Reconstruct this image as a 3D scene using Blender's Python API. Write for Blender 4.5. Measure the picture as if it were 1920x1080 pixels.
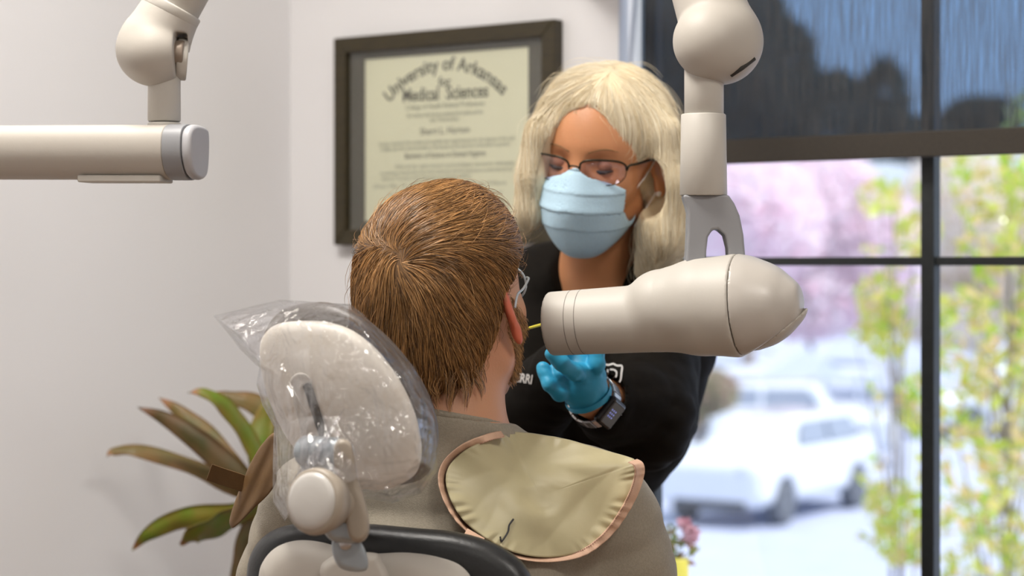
import bpy, bmesh, math, random
import numpy as np
from mathutils import Matrix, Vector, Quaternion
random.seed(7); rng = np.random.default_rng(7)
for _o in list(bpy.data.objects): bpy.data.objects.remove(_o)
SC = bpy.context.scene
COL = SC.collection
# ------------------------------------------------------------------ camera
YAW = math.radians(38.0)          # the room is axis aligned, the camera looks 38 degrees off the back wall's normal
CZ = 1.25; FPX = 4030.0; HOR = 500.0
cam = bpy.data.cameras.new('camera'); camo = bpy.data.objects.new('camera', cam); COL.objects.link(camo)
camo.location = (0, 0, CZ); camo.rotation_euler = (math.pi/2, 0, YAW)
cam.sensor_width = 36; cam.lens = 36*FPX/1920; cam.shift_y = -(540-HOR)/1920
cam.clip_start = .05; cam.clip_end = 300
cam.dof.use_dof = True; cam.dof.focus_distance = 2.28; cam.dof.aperture_fstop = 4.6
SC.camera = camo
# ------------------------------------------------------------------ world, sun, exposure
w = bpy.data.worlds.new('world'); SC.world = w; w.use_nodes = True
bg = w.node_tree.nodes['Background']; bg.inputs[0].default_value = (.72, .83, 1, 1); bg.inputs[1].default_value = 1.2
sun = bpy.data.lights.new('sun', 'SUN'); suno = bpy.data.objects.new('sun', sun); COL.objects.link(suno)
sun.energy = 4.4; sun.angle = .01; sun.color = (1, .97, .92)
suno.rotation_euler = Vector((-.62, -.14, -1.0)).to_track_quat('-Z', 'Y').to_euler()
vs = SC.view_settings; vs.view_transform = 'Standard'; vs.look = 'None'; vs.exposure = 0.0; vs.gamma = 1.0; vs.use_curve_mapping = False
# ------------------------------------------------------------------ helpers
_c, _s = math.cos(YAW), math.sin(YAW)
R3 = np.array([[_c, -_s, 0], [_s, _c, 0], [0, 0, 1.]])
def P(px, py, D):                 # point seen at a pixel, D metres in front; axes: x right, y away, z up
    return np.array([(px-960)/FPX*D, D, CZ+(HOR-py)/FPX*D])
def W(p):                         # those axes -> room axes
    return np.asarray(p, float) @ R3.T
def on_wall(px, py, yw):          # room point on plane y = yw behind a pixel
    d = W(P(px, py, 1)-np.array([0, 0, CZ])); return d*(yw/d[1])+np.array([0, 0, CZ])
def unit(v): v = np.asarray(v, float); return v/np.linalg.norm(v)
def rot(axis, deg):
    return np.array(Matrix.Rotation(math.radians(deg), 3, axis))

def tag(o, label=None, cat=None, group=None, kind=None):
    if label: o['label'] = label
    if cat: o['category'] = cat
    if group: o['group'] = group
    if kind: o['kind'] = kind
    return o
def empty(name, loc, label, cat, group=None):
    o = bpy.data.objects.new(name, None); COL.objects.link(o); o.location = Vector(W(loc)); o.empty_display_size = .05
    return tag(o, label, cat, group)
def wloc(o):
    l = Vector((0, 0, 0))
    while o: l += o.location; o = o.parent
    return l
class MB:
    """collects geometry for ONE mesh object"""
    def __init__(s): s.v = []; s.f = []; s.n = 0
    def add(s, v, f):
        v = np.asarray(v, float); s.v.append(v); n = s.n
        s.f += [tuple(i+n for i in q) for q in f]; s.n += len(v); return s
    def box(s, lo, hi):
        x0, y0, z0 = lo; x1, y1, z1 = hi
        v = [(x0,y0,z0),(x1,y0,z0),(x1,y1,z0),(x0,y1,z0),(x0,y0,z1),(x1,y0,z1),(x1,y1,z1),(x0,y1,z1)]
        return s.add(v, [(3,2,1,0),(4,5,6,7),(0,1,5,4),(1,2,6,5),(2,3,7,6),(3,0,4,7)])
    def tube(s, pts, rad, seg=12, cap=True, flat=1.0, up=None):
        pts = np.asarray(pts, float); n = len(pts)
        rad = np.full(n, rad) if np.isscalar(rad) else np.asarray(rad, float)
        t = np.gradient(pts, axis=0); t /= np.linalg.norm(t, axis=1)[:, None]+1e-12
        u = np.array(up if up is not None else ([0, 0, 1.] if abs(t[0, 2]) < .9 else [1., 0, 0])); vs_ = []
        for i in range(n):
            b = unit(np.cross(t[i], u)); u = np.cross(b, t[i]); a = np.arange(seg)/seg*2*np.pi
            vs_.append(pts[i]+rad[i]*(np.cos(a)[:, None]*b+flat*np.sin(a)[:, None]*u))
        f = [(i*seg+j, i*seg+(j+1) % seg, (i+1)*seg+(j+1) % seg, (i+1)*seg+j) for i in range(n-1) for j in range(seg)]
        if cap: f += [tuple(range(seg))[::-1], tuple((n-1)*seg+j for j in range(seg))]
        return s.add(np.vstack(vs_), f)
    def lathe(s, prof, origin, axis, seg=48):
        ax = unit(axis); b = unit(np.cross(ax, [0, 0, 1.] if abs(ax[2]) < .9 else [1., 0, 0])); c = np.cross(ax, b)
        a = np.arange(seg)/seg*2*np.pi; ring = np.cos(a)[:, None]*b+np.sin(a)[:, None]*c
        v = np.vstack([np.asarray(origin)+ax*h+ring*max(r, 1e-5) for h, r in prof]); n = len(prof)
        f = [(i*seg+j, i*seg+(j+1) % seg, (i+1)*seg+(j+1) % seg, (i+1)*seg+j) for i in range(n-1) for j in range(seg)]
        f += [tuple(range(seg))[::-1], tuple((n-1)*seg+j for j in range(seg))]
        return s.add(v, f)
    def prism(s, poly, origin, u, v, n, depth):      # 2-D outline extruded along n
        poly = np.asarray(poly, float); o = np.asarray(origin, float); u, v, n = map(lambda q: np.asarray(q, float), (u, v, n))
        base = o+poly[:, :1]*u+poly[:, 1:]*v; k = len(poly)
        return s.add(np.vstack([base, base+n*depth]), [tuple(range(k))[::-1], tuple(range(k, 2*k))]+[(i, (i+1) % k, k+(i+1) % k, k+i) for i in range(k)])
    def build(s, name, mt, parent=None, frame='S', smooth=False, bevel=0, sub=0, world=None):
        v = np.vstack(s.v)
        if frame == 'S': v = W(v)
        me = bpy.data.meshes.new(name); o = bpy.data.objects.new(name, me); COL.objects.link(o)
        if parent is not None:
            o.parent = parent; off = np.array(wloc(parent)); v = v-off
        else:
            c = np.array([(v[:, 0].min()+v[:, 0].max())/2, (v[:, 1].min()+v[:, 1].max())/2, v[:, 2].min()])
            o.location = Vector(c); v = v-c
        me.from_pydata(v.tolist(), [], s.f); me.update()
        bm = bmesh.new(); bm.from_mesh(me); bmesh.ops.recalc_face_normals(bm, faces=bm.faces); bm.to_mesh(me); bm.free()
        if mt is not None: me.materials.append(mt)
        if smooth: me.polygons.foreach_set('use_smooth', [True]*len(me.polygons))
        if bevel:
            m = o.modifiers.new('bevel', 'BEVEL'); m.width = bevel; m.segments = 3; m.limit_method = 'ANGLE'; m.angle_limit = .6
            for p in me.polygons: p.use_smooth = True
            m.harden_normals = True
        if sub: m = o.modifiers.new('sub', 'SUBSURF'); m.levels = sub; m.render_levels = sub
        return o
def struct(name, mb, mt, frame='W', **k):
    o = mb.build(name, mt, None, frame, **k); o['kind'] = 'structure'; return o
# ------------------------------------------------------------------ materials
def mat(name, col, rough=.5, metal=0, spec=.5, noise=None, bump=None, coat=0, sss=0, emit=None, trans=0, sheen=0, col2=None, alpha=1):
    m = bpy.data.materials.new(name); m.use_nodes = True; nt = m.node_tree; b = nt.nodes['Principled BSDF']
    b.inputs['Base Color'].default_value = (*col, 1); b.inputs['Roughness'].default_value = rough
    b.inputs['Metallic'].default_value = metal; b.inputs['Specular IOR Level'].default_value = spec
    if coat: b.inputs['Coat Weight'].default_value = coat
    if sheen: b.inputs['Sheen Weight'].default_value = sheen
    if sss:
        b.inputs['Subsurface Weight'].default_value = sss; b.inputs['Subsurface Radius'].default_value = (.012, .004, .002); b.inputs['Subsurface Scale'].default_value = 1
    if emit: b.inputs['Emission Color'].default_value = (*emit[0], 1); b.inputs['Emission Strength'].default_value = emit[1]
    tc = nt.nodes.new('ShaderNodeTexCoord')
    def tex(scale, stretch=None, detail=4):
        n = nt.nodes.new('ShaderNodeTexNoise'); n.inputs['Scale'].default_value = scale; n.inputs['Detail'].default_value = detail
        mp = nt.nodes.new('ShaderNodeMapping'); nt.links.new(tc.outputs['Object'], mp.inputs[0]); nt.links.new(mp.outputs[0], n.inputs['Vector'])
        if stretch: mp.inputs['Scale'].default_value = stretch
        return n
    if noise or col2:
        sc, amt = noise[:2] if noise else (20, 1); st = noise[2] if noise and len(noise) > 2 else None
        n = tex(sc, st); r = nt.nodes.new('ShaderNodeValToRGB'); r.color_ramp.elements[0].position = .35; r.color_ramp.elements[1].position = .65
        c2 = col2 if col2 else tuple(c*(1-amt) for c in col)
        r.color_ramp.elements[0].color = (*c2, 1); r.color_ramp.elements[1].color = (*col, 1)
        nt.links.new(n.outputs['Fac'], r.inputs[0]); nt.links.new(r.outputs[0], b.inputs['Base Color'])
    if bump:
        n = tex(bump[0], bump[2] if len(bump) > 2 else None, 6); bp = nt.nodes.new('ShaderNodeBump'); bp.inputs['Strength'].default_value = bump[1]; bp.inputs['Distance'].default_value = .002
        nt.links.new(n.outputs['Fac'], bp.inputs['Height']); nt.links.new(bp.outputs[0], b.inputs['Normal'])
    return m
def thin(name, tint, gloss=.08, grough=.05, diff=0, dcol=(1, 1, 1), weave=None, fres=True, lo=.03, hi=.35):
    """thin see-through sheet: transparent + a fresnel share of gloss + some diffuse"""
    m = bpy.data.materials.new(name); m.use_nodes = True; nt = m.node_tree; nt.nodes.clear(); N = nt.nodes.new; L = nt.links.new
    out = N('ShaderNodeOutputMaterial'); t = N('ShaderNodeBsdfTransparent'); t.inputs[0].default_value = (*tint, 1)
    g = N('ShaderNodeBsdfGlossy'); g.inputs['Roughness'].default_value = grough
    d = N('ShaderNodeBsdfDiffuse'); d.inputs[0].default_value = (*dcol, 1)
    m1 = N('ShaderNodeMixShader'); m1.inputs[0].default_value = diff; L(t.outputs[0], m1.inputs[1]); L(d.outputs[0], m1.inputs[2])
    if weave:
        tc = N('ShaderNodeTexCoord'); mp = N('ShaderNodeMapping'); mp.inputs['Scale'].default_value = weave[0]; n = N('ShaderNodeTexNoise'); n.inputs['Scale'].default_value = 1; n.inputs['Detail'].default_value = 3
        mr = N('ShaderNodeMapRange'); mr.inputs['From Min'].default_value = .35; mr.inputs['From Max'].default_value = .65; mr.inputs['To Min'].default_value = weave[1]; mr.inputs['To Max'].default_value = weave[2]
        L(tc.outputs['Object'], mp.inputs[0]); L(mp.outputs[0], n.inputs['Vector']); L(n.outputs['Fac'], mr.inputs[0]); L(mr.outputs[0], m1.inputs[0])
    m2 = N('ShaderNodeMixShader'); L(m1.outputs[0], m2.inputs[1]); L(g.outputs[0], m2.inputs[2])
    if fres:
        lw = N('ShaderNodeLayerWeight'); lw.inputs[0].default_value = .35; mr = N('ShaderNodeMapRange'); mr.inputs['To Min'].default_value = lo; mr.inputs['To Max'].default_value = hi
        L(lw.outputs['Facing'], mr.inputs[0]); L(mr.outputs[0], m2.inputs[0])
    else: m2.inputs[0].default_value = gloss
    L(m2.outputs[0], out.inputs[0]); return m

M = dict(
 wall=mat('wall_paint', (.775, .77, .785), .8, bump=(180, .05)),
 ceiling=mat('ceiling_paint', (.8, .79, .77), .9, bump=(60, .1)),
 floor=mat('wood_floor', (.30, .18, .10), .35, noise=(6, .35, (1, 14, 1)), bump=(40, .1, (1, 12, 1))),
 trim=mat('trim_white', (.75, .74, .72), .5, noise=(20, .04)),
 frame_dark=mat('window_frame_dark', (.018, .022, .024), .45, noise=(60, .2)),
 hem=mat('shade_hem', (.045, .036, .026), .6, noise=(300, .25)),
 shade=thin('shade_mesh', (.59, .72, .86), diff=.35, dcol=(.13, .125, .12), weave=((330, 1, 12), .20, .48), fres=False, gloss=.0),
 glass=thin('window_glass', (.97, .985, 1.0), lo=.02, hi=.25, grough=0.0),
 plastic=mat('cream_plastic', (.46, .43, .385), .55, bump=(500, .03)),
 plastic_w=mat('white_plastic', (.50, .475, .43), .52, bump=(500, .03)),
 plastic_g=mat('grey_plastic', (.27, .275, .29), .42, bump=(400, .03)),
 gap=mat('dark_gap', (.03, .028, .024), .7, noise=(90, .3)),
)
# ------------------------------------------------------------------ room shell (room axes)
YB = 2.765; XL = -2.66; XR = 2.3; YF = -1.9; ZC = 2.75; TH = .075
wl = on_wall(1160, 500, YB)[0]                       # left edge of the window opening
jx = on_wall(1237, 500, YB+.085)[0]                  # inner edge of the left frame member
mx = on_wall(1746, 500, YB+.085)[0]                  # mullion
wr = mx+(mx-jx)+.045; ZS, ZT = .58, 2.45
M_ = lambda *b: [MB().box(*q) for q in b]
mb = MB()
mb.box((XL-.12, YB, 0), (wl, YB+.12, ZC)); mb.box((wr, YB, 0), (XR+.12, YB+.12, ZC)); mb.box((wl, YB, 0), (wr, YB+.12, ZS)); mb.box((wl, YB, ZT), (wr, YB+.12, ZC))
struct('wall_back', mb, M['wall'])
struct('wall_left', MB().box((XL-.12, YF, 0), (XL, YB, ZC)), M['wall'])
struct('wall_right', MB().box((XR, YF, 0), (XR+.12, YB, ZC)), M['wall'])
struct('wall_front', MB().box((XL-.12, YF-.12, 0), (XR+.12, YF, ZC)), M['wall'])
struct('floor', MB().box((XL-.12, YF-.12, -.1), (XR+.12, YB+.12, 0)), M['floor'])
struct('ceiling', MB().box((XL-.12, YF-.12, ZC), (XR+.12, YB+.12, ZC+.1)), M['ceiling'])
struct('baseboard_back', MB().box((XL+.015, YB-.015, 0), (XR, YB, .11)), M['trim'], bevel=.004)
struct('baseboard_left', MB().box((XL, YF, 0), (XL+.015, YB, .11)), M['trim'], bevel=.004)
# window: dark aluminium frame with a mullion and rails, glass, sill
y0, y1 = YB+.072, YB+.094; rz = [on_wall(1600, 490, y0)[2]]; rz = [rz[0], rz[0]+.68]
mb = MB(); mb.box((wl, y0, ZS), (jx, y1, ZT)).box((wr-.035, y0, ZS), (wr, y1, ZT)).box((jx, y0, ZS), (wr-.035, y1, ZS+.035)).box((jx, y0, ZT-.035), (wr-.035, y1, ZT))
hw = .0085*1.25
mb.box((mx-hw, y0, ZS+.035), (mx+hw, y1, ZT-.035))
for z in rz:
    mb.box((jx, y0+.004, z-.0065), (mx-hw, y1-.004, z+.0065)).box((mx+hw, y0+.004, z-.0065), (wr-.035, y1-.004, z+.0065))
win = struct('window_1', mb, M['frame_dark'], bevel=.0015)
g = MB().box((jx, YB+.081, ZS+.035), (wr-.035, YB+.085, ZT-.035)).build('pane', M['glass'], win, 'W')
struct('trim_1', MB().box((wl-.02, YB-.03, ZS-.025), (wr+.02, YB+.06, ZS)), M['trim'], bevel=.004)
# roller shade with its heavy hem bar
hz0 = on_wall(1642, 298, YB+.03)[2]; hz1 = on_wall(1642, 250, YB+.03)[2]; sx = on_wall(1203, 200, YB+.03)[0]
sh = empty('roller_shade', R3.T @ np.array([(wl+wr)/2, YB+.03, hz0]), 'dark see-through roller shade pulled halfway down the window', 'roller shade')
MB().box((sx, YB+.0295, hz1), (wr-.01, YB+.0305, ZT-.05)).build('fabric', M['shade'], sh, 'W')
MB().box((sx, YB+.024, hz0), (wr-.01, YB+.036, hz1)).build('hem_bar', M['hem'], sh, 'W', bevel=.002)
MB().tube([(sx, YB+.03, ZT-.035), (wr-.01, YB+.03, ZT-.035)], .022, 24).build('roller', M['hem'], sh, 'W', smooth=True)
# unseen ceiling panels, placed and powered to shape key and fill light
Mled = mat('lamp_diffuser', (.9, .9, .9), .5, emit=((1, .95, .88), 3.0), noise=(5, .01))
LAMP = 36
def ceiling_lamp(x, y, label, energy, first=[None]):
    e = empty('ceiling_light', R3.T @ np.array([x, y, ZC-.03]), label, 'ceiling light', 'unseen ceiling lights of the room')
    MB().box((x-.32, y-.32, ZC-.025), (x+.32, y-.3, ZC)).box((x-.32, y+.3, ZC-.025), (x+.32, y+.32, ZC)).box((x-.32, y-.3, ZC-.025), (x-.3, y+.3, ZC)).box((x+.3, y-.3, ZC-.025), (x+.32, y+.3, ZC)).build('lamp_frame', M['trim'], e, 'W')
    MB().box((x-.3, y-.3, ZC-.015), (x+.3, y+.3, ZC-.003)).build('diffuser', Mled, e, 'W')
    l = bpy.data.lights.new('ceiling_lamp', 'AREA'); l.energy = energy; l.size = .58; l.color = (1, .95, .88); lo = bpy.data.objects.new('lamp', l); COL.objects.link(lo)
    lo.location = (x, y, ZC-.03)
ceiling_lamp(-1.75, 1.25, 'unseen square ceiling light panel nearest the left wall', LAMP*1.2)
ceiling_lamp(.6, .9, 'unseen square ceiling light panel right of the camera', LAMP*.85)
ceiling_lamp(-.6, -1.0, 'unseen square ceiling light panel behind the camera', LAMP*.35)
# ------------------------------------------------------------------ signed distance modelling
def smin(a, b, k): h = np.maximum(k-np.abs(a-b), 0)/k; return np.minimum(a, b)-h*h*k*.25
def smax(a, b, k): return -smin(-a, -b, k)
def s_sph(p, c, r): return np.linalg.norm(p-np.asarray(c), axis=1)-r
def s_ell(p, c, r, R=None):
    q = p-np.asarray(c)
    if R is not None: q = q @ R                      # R's columns are the ellipsoid's axes
    r = np.asarray(r, float); a = np.linalg.norm(q/r, axis=1); b = np.linalg.norm(q/(r*r), axis=1)+1e-9
    return a*(a-1)/b
def s_cone(p, a, b, ra, rb):
    a = np.asarray(a, float); ab = np.asarray(b, float)-a; q = p-a; h = np.clip(q@ab/(ab@ab), 0, 1)
    return np.linalg.norm(q-h[:, None]*ab, axis=1)-(ra+h*(rb-ra))
def s_chain(p, pts, rad, k=.01):
    d = None
    for i in range(len(pts)-1):
        e = s_cone(p, pts[i], pts[i+1], rad[i], rad[i+1]); d = e if d is None else smin(d, e, k)
    return d
def s_box(p, c, half, r=0, R=None):
    q = p-np.asarray(c)
    if R is not None: q = q @ R
    q = np.abs(q)-(np.asarray(half)-r); return np.linalg.norm(np.maximum(q, 0), axis=1)+np.minimum(q.max(1), 0)-r
def waves(p, freq, seed, n=5, ridge=False):          # cheap smooth noise, about -1..1
    g = np.random.default_rng(seed); f = np.asarray(freq, float); out = 0; wsum = 0
    wp = p+.35/f.mean()*np.sin(p[:, [1, 2, 0]]*f.mean()*.7+g.uniform(0, 6, 3))
    for i in range(n):
        k = unit(g.normal(size=3))*f*(.7+.35*i); a = 1/(1+.35*i); s = np.sin(wp@k+g.uniform(0, 6.3))
        out = out+a*((1-2*np.abs(s)) if ridge else s); wsum += a
    return out/wsum*1.4
def surface(f, lo, hi, h):
    """naive surface nets on a sparse grid"""
    B = 4; lo = np.asarray(lo, float); nb = np.ceil((np.asarray(hi)-lo)/(h*B)).astype(int)+1
    g = np.stack(np.meshgrid(*[np.arange(n) for n in nb], indexing='ij'), -1).reshape(-1, 3)
    cen = lo+(g*B+(B-1)/2)*h; fc = np.concatenate([f(c) for c in np.array_split(cen, max(1, len(cen)//200000))])
    act = (np.abs(fc) < h*B*1.9).reshape(nb); F = np.repeat(np.repeat(np.repeat(np.where(fc < 0, -1., 1.).reshape(nb).astype(np.float32), B, 0), B, 1), B, 2)
    ga = np.argwhere(act); off = np.stack(np.meshgrid(*[np.arange(B)]*3, indexing='ij'), -1).reshape(-1, 3)
    idx = (ga[:, None]*B+off[None]).reshape(-1, 3)
    for ch in np.array_split(idx, max(1, len(idx)//400000)):
        F[ch[:, 0], ch[:, 1], ch[:, 2]] = f(lo+ch*h)
    I = F < 0; nx, ny, nz = F.shape
    C = np.zeros((nx-1, ny-1, nz-1), bool)
    ex, ey, ez = I[1:] != I[:-1], I[:, 1:] != I[:, :-1], I[:, :, 1:] != I[:, :, :-1]
    for a in (0, 1):
        for b in (0, 1):
            C |= ex[:, a:ny-1+a, b:nz-1+b]; C |= ey[a:nx-1+a, :, b:nz-1+b]; C |= ez[a:nx-1+a, b:ny-1+b, :]
    ci = np.argwhere(C); ids = np.full(C.shape, -1, np.int32); ids[C] = np.arange(len(ci))
    cs = [(a, b, c) for a in (0, 1) for b in (0, 1) for c in (0, 1)]
    V = {q: F[ci[:, 0]+q[0], ci[:, 1]+q[1], ci[:, 2]+q[2]].astype(float) for q in cs}
    acc = np.zeros((len(ci), 3)); cnt = np.zeros(len(ci))
    for q in cs:
        for ax in range(3):
            if q[ax]: continue
            r = list(q); r[ax] = 1; r = tuple(r); a, b = V[q], V[r]; m = (a < 0) != (b < 0)
            t = np.where(m, a/np.where(m, a-b, 1), 0); pt = np.tile(np.array(q, float), (len(ci), 1)); pt[:, ax] += t
            acc += pt*m[:, None]; cnt += m
    v = lo+(ci+acc/cnt[:, None])*h; fs = []
    for ax, e in enumerate((ex, ey, ez)):
        u, w_ = (ax+1) % 3, (ax+2) % 3; q = np.argwhere(e); q = q[(q[:, u] > 0) & (q[:, w_] > 0)]
        lim = np.array(C.shape); q = q[(q[:, u] < lim[u]) & (q[:, w_] < lim[w_])]
        def at(du, dw): z = q.copy(); z[:, u] -= du; z[:, w_] -= dw; return ids[z[:, 0], z[:, 1], z[:, 2]]
        Q = np.stack([at(0, 0), at(1, 0), at(1, 1), at(0, 1)], 1); fl = ~I[q[:, 0], q[:, 1], q[:, 2]]
        Q[fl] = Q[fl][:, ::-1]; fs.append(Q)
    fs = np.vstack(fs); return v, fs[(fs >= 0).all(1)]
def relax(v, f, it=2, lam=.5):
    e = np.vstack([f[:, [0, 1]], f[:, [1, 2]], f[:, [2, 3]], f[:, [3, 0]]])
    for _ in range(it):
        s = np.zeros_like(v); c = np.zeros(len(v)); np.add.at(s, e[:, 0], v[e[:, 1]]); np.add.at(c, e[:, 0], 1); v = v+lam*(s/np.maximum(c, 1)[:, None]-v)*(c > 0)[:, None]
    return v
def link(name, v, f, mt, parent=None, attr=None, smooth=True):
    """numpy quads/tris in camera-aligned metres -> one mesh object"""
    v = W(v); me = bpy.data.meshes.new(name); o = bpy.data.objects.new(name, me); COL.objects.link(o)
    if parent is not None: o.parent = parent; v = v-np.array(wloc(parent))
    else: c = np.array([(v[:, 0].min()+v[:, 0].max())/2, (v[:, 1].min()+v[:, 1].max())/2, v[:, 2].min()]); o.location = Vector(c); v = v-c
    k = f.shape[1]; me.vertices.add(len(v)); me.vertices.foreach_set('co', v.astype(np.float32).ravel())
    me.loops.add(f.size); me.loops.foreach_set('vertex_index', f.astype(np.int32).ravel())
    me.polygons.add(len(f)); me.polygons.foreach_set('loop_start', np.arange(0, f.size, k, dtype=np.int32)); me.polygons.foreach_set('loop_total', np.full(len(f), k, np.int32))
    me.polygons.foreach_set('use_smooth', np.full(len(f), smooth)); me.update(calc_edges=True); me.validate()
    if attr is not None:
        for an, av in attr.items(): a = me.attributes.new(an, 'FLOAT', 'POINT'); a.data.foreach_set('value', np.asarray(av, np.float32))
    me.materials.append(mt); return o
def sdf_obj(name, f, lo, hi, h, mt, parent=None, rel=1, attr=None):
    v, q = surface(f, lo, hi, h)
    if rel: v = relax(v, q, rel)
    return link(name, v, q, mt, parent, {k: a(v) for k, a in attr.items()} if attr else None)
def hit(f, px, py, D0=1.8, D1=3.3, steps=90, back=False):
    """depth where the view ray of each pixel meets the surface (nan if it misses)"""
    px = np.atleast_1d(np.asarray(px, float)); py = np.atleast_1d(np.asarray(py, float)); D = np.full(px.shape, D0); ok = np.zeros(px.shape, bool)
    for _ in range(steps):
        p = np.stack([(px-960)/FPX*D, D, CZ+(HOR-py)/FPX*D], 1); d = f(p); ok |= d < 6e-4; D = np.where(ok, D, D+np.maximum(d*.8, 4e-4))
    D[(~ok) | (D > D1)] = np.nan; return D
def grad(f, p, e=8e-4):
    g = np.stack([f(p+np.eye(3)[i]*e)-f(p-np.eye(3)[i]*e) for i in range(3)], 1); return g/(np.linalg.norm(g, axis=1)[:, None]+1e-9)
def px_of(p): return 960+p[:, 0]/p[:, 1]*FPX, HOR-(p[:, 2]-CZ)/p[:, 1]*FPX
def spline(pts, n):
    """Catmull-Rom through the points"""
    p = np.asarray(pts, float); p = np.vstack([2*p[0]-p[1], p, 2*p[-1]-p[-2]]); m = len(p)-3; t = np.linspace(0, m-1e-6, n); i = t.astype(int); u = (t-i)[:, None]
    a, b, c, d = p[i], p[i+1], p[i+2], p[i+3]; return .5*(2*b+(c-a)*u+(2*a-5*b+4*c-d)*u*u+(3*b-a-3*c+d)*u**3)
def loop(pts, n):
    p = np.asarray(pts, float); k = len(p); return spline(np.vstack([p, p, p]), 3*n+1)[n:2*n] if False else closed(p, n)
def closed(p, n):
    k = len(p); t = np.linspace(0, k, n, endpoint=False); i = t.astype(int); u = (t-i)[:, None]
    a, b, c, d = p[(i-1) % k], p[i % k], p[(i+1) % k], p[(i+2) % k]; return .5*(2*b+(c-a)*u+(2*a-5*b+4*c-d)*u*u+(3*b-a-3*c+d)*u**3)
def strands(f, seeds, flow, length, steps, radius, h0=.001, lift=.004, jit=.12, frizz=0, seed=1, sag=0):
    """hair: curves that run over a surface; seeds (n,3), flow(p, n) -> direction, returns one tube mesh's arrays"""
    g = np.random.default_rng(seed); n = len(seeds); length = np.broadcast_to(length, n)*g.uniform(.75, 1.15, n); ds = (length/steps)[:, None]
    p = seeds.copy(); hl = lift*g.uniform(.2, 1, n); pts = []; off = g.normal(0, jit, (n, 3)); d = None
    for s in range(steps+1):
        t = s/steps; nn = grad(f, p); target = h0+hl*np.sin(min(1, t*1.1)*np.pi*.62)
        p = p+nn*(target-f(p))[:, None]; pts.append(p.copy())
        dd = flow(p, nn)+off; dd -= nn*(dd*nn).sum(1)[:, None]; dd /= np.linalg.norm(dd, axis=1)[:, None]+1e-9
        d = dd if d is None else d*.45+dd*.55; d = d/(np.linalg.norm(d, axis=1)[:, None]+1e-9)
        p = p+d*ds+g.normal(0, frizz, (n, 3)) if frizz else p+d*ds
    pts = np.stack(pts, 1)                             # n, steps+1, 3
    return tubes(pts, radius, g)
def tubes(pts, radius, g, taper=.25):
    n, m, _ = pts.shape; t = np.gradient(pts, axis=1); t /= np.linalg.norm(t, axis=2)[..., None]+1e-9
    a = np.cross(t, unit(g.normal(size=3))); a /= np.linalg.norm(a, axis=2)[..., None]+1e-9; b = np.cross(t, a)
    prof = radius*np.interp(np.linspace(0, 1, m), [0, .1, .6, 1], [.6, 1, .9, taper])[None, :, None]*g.uniform(.7, 1.3, (n, 1, 1))
    ring = [pts+prof*(math.cos(q)*a+math.sin(q)*b) for q in (0, 2.094, 4.189)]
    v = np.stack(ring, 2).reshape(-1, 3); base = (np.arange(n)[:, None]*m+np.arange(m-1)[None])*3; Q = []
    for j in range(3):
        k = (j+1) % 3; Q.append(np.stack([base+j, base+k, base+3+k, base+3+j], -1).reshape(-1, 4))
    return v, np.vstack(Q), np.repeat(g.uniform(0, 1, n), m*3)
def join(parts):
    vs_, fs_, n = [], [], 0
    for v, f in parts: vs_.append(v); fs_.append(f+n); n += len(v)
    return np.vstack(vs_), np.vstack(fs_)
def seeds_on(f, lo, hi, h, keep, n, seed=3):
    v, q = surface(f, lo, hi, h); v = v[keep(v)]; g = np.random.default_rng(seed); i = g.integers(0, len(v), n); return v[i]+g.normal(0, h*.5, (n, 3))
def hairmat(name, dark, light, rough=.38):
    m = bpy.data.materials.new(name); m.use_nodes = True; nt = m.node_tree; b = nt.nodes['Principled BSDF']; a = nt.nodes.new('ShaderNodeAttribute'); a.attribute_name = 'rnd'
    r = nt.nodes.new('ShaderNodeValToRGB'); r.color_ramp.elements[0].color = (*dark, 1); r.color_ramp.elements[1].color = (*light, 1)
    nt.links.new(a.outputs['Fac'], r.inputs[0]); nt.links.new(r.outputs[0], b.inputs['Base Color']); b.inputs['Roughness'].default_value = rough; b.inputs['Specular IOR Level'].default_value = .6
    return m
def skinmat(name, col, red):
    m = mat(name, col, .5, sss=.12, bump=(350, .12)); nt = m.node_tree; b = nt.nodes['Principled BSDF']
    a = nt.nodes.new('ShaderNodeAttribute'); a.attribute_name = 'red'; mx_ = nt.nodes.new('ShaderNodeMixRGB'); mx_.inputs[1].default_value = (*col, 1); mx_.inputs[2].default_value = (*red, 1)
    nt.links.new(a.outputs['Fac'], mx_.inputs[0]); nt.links.new(mx_.outputs[0], b.inputs['Base Color']); return m
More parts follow.
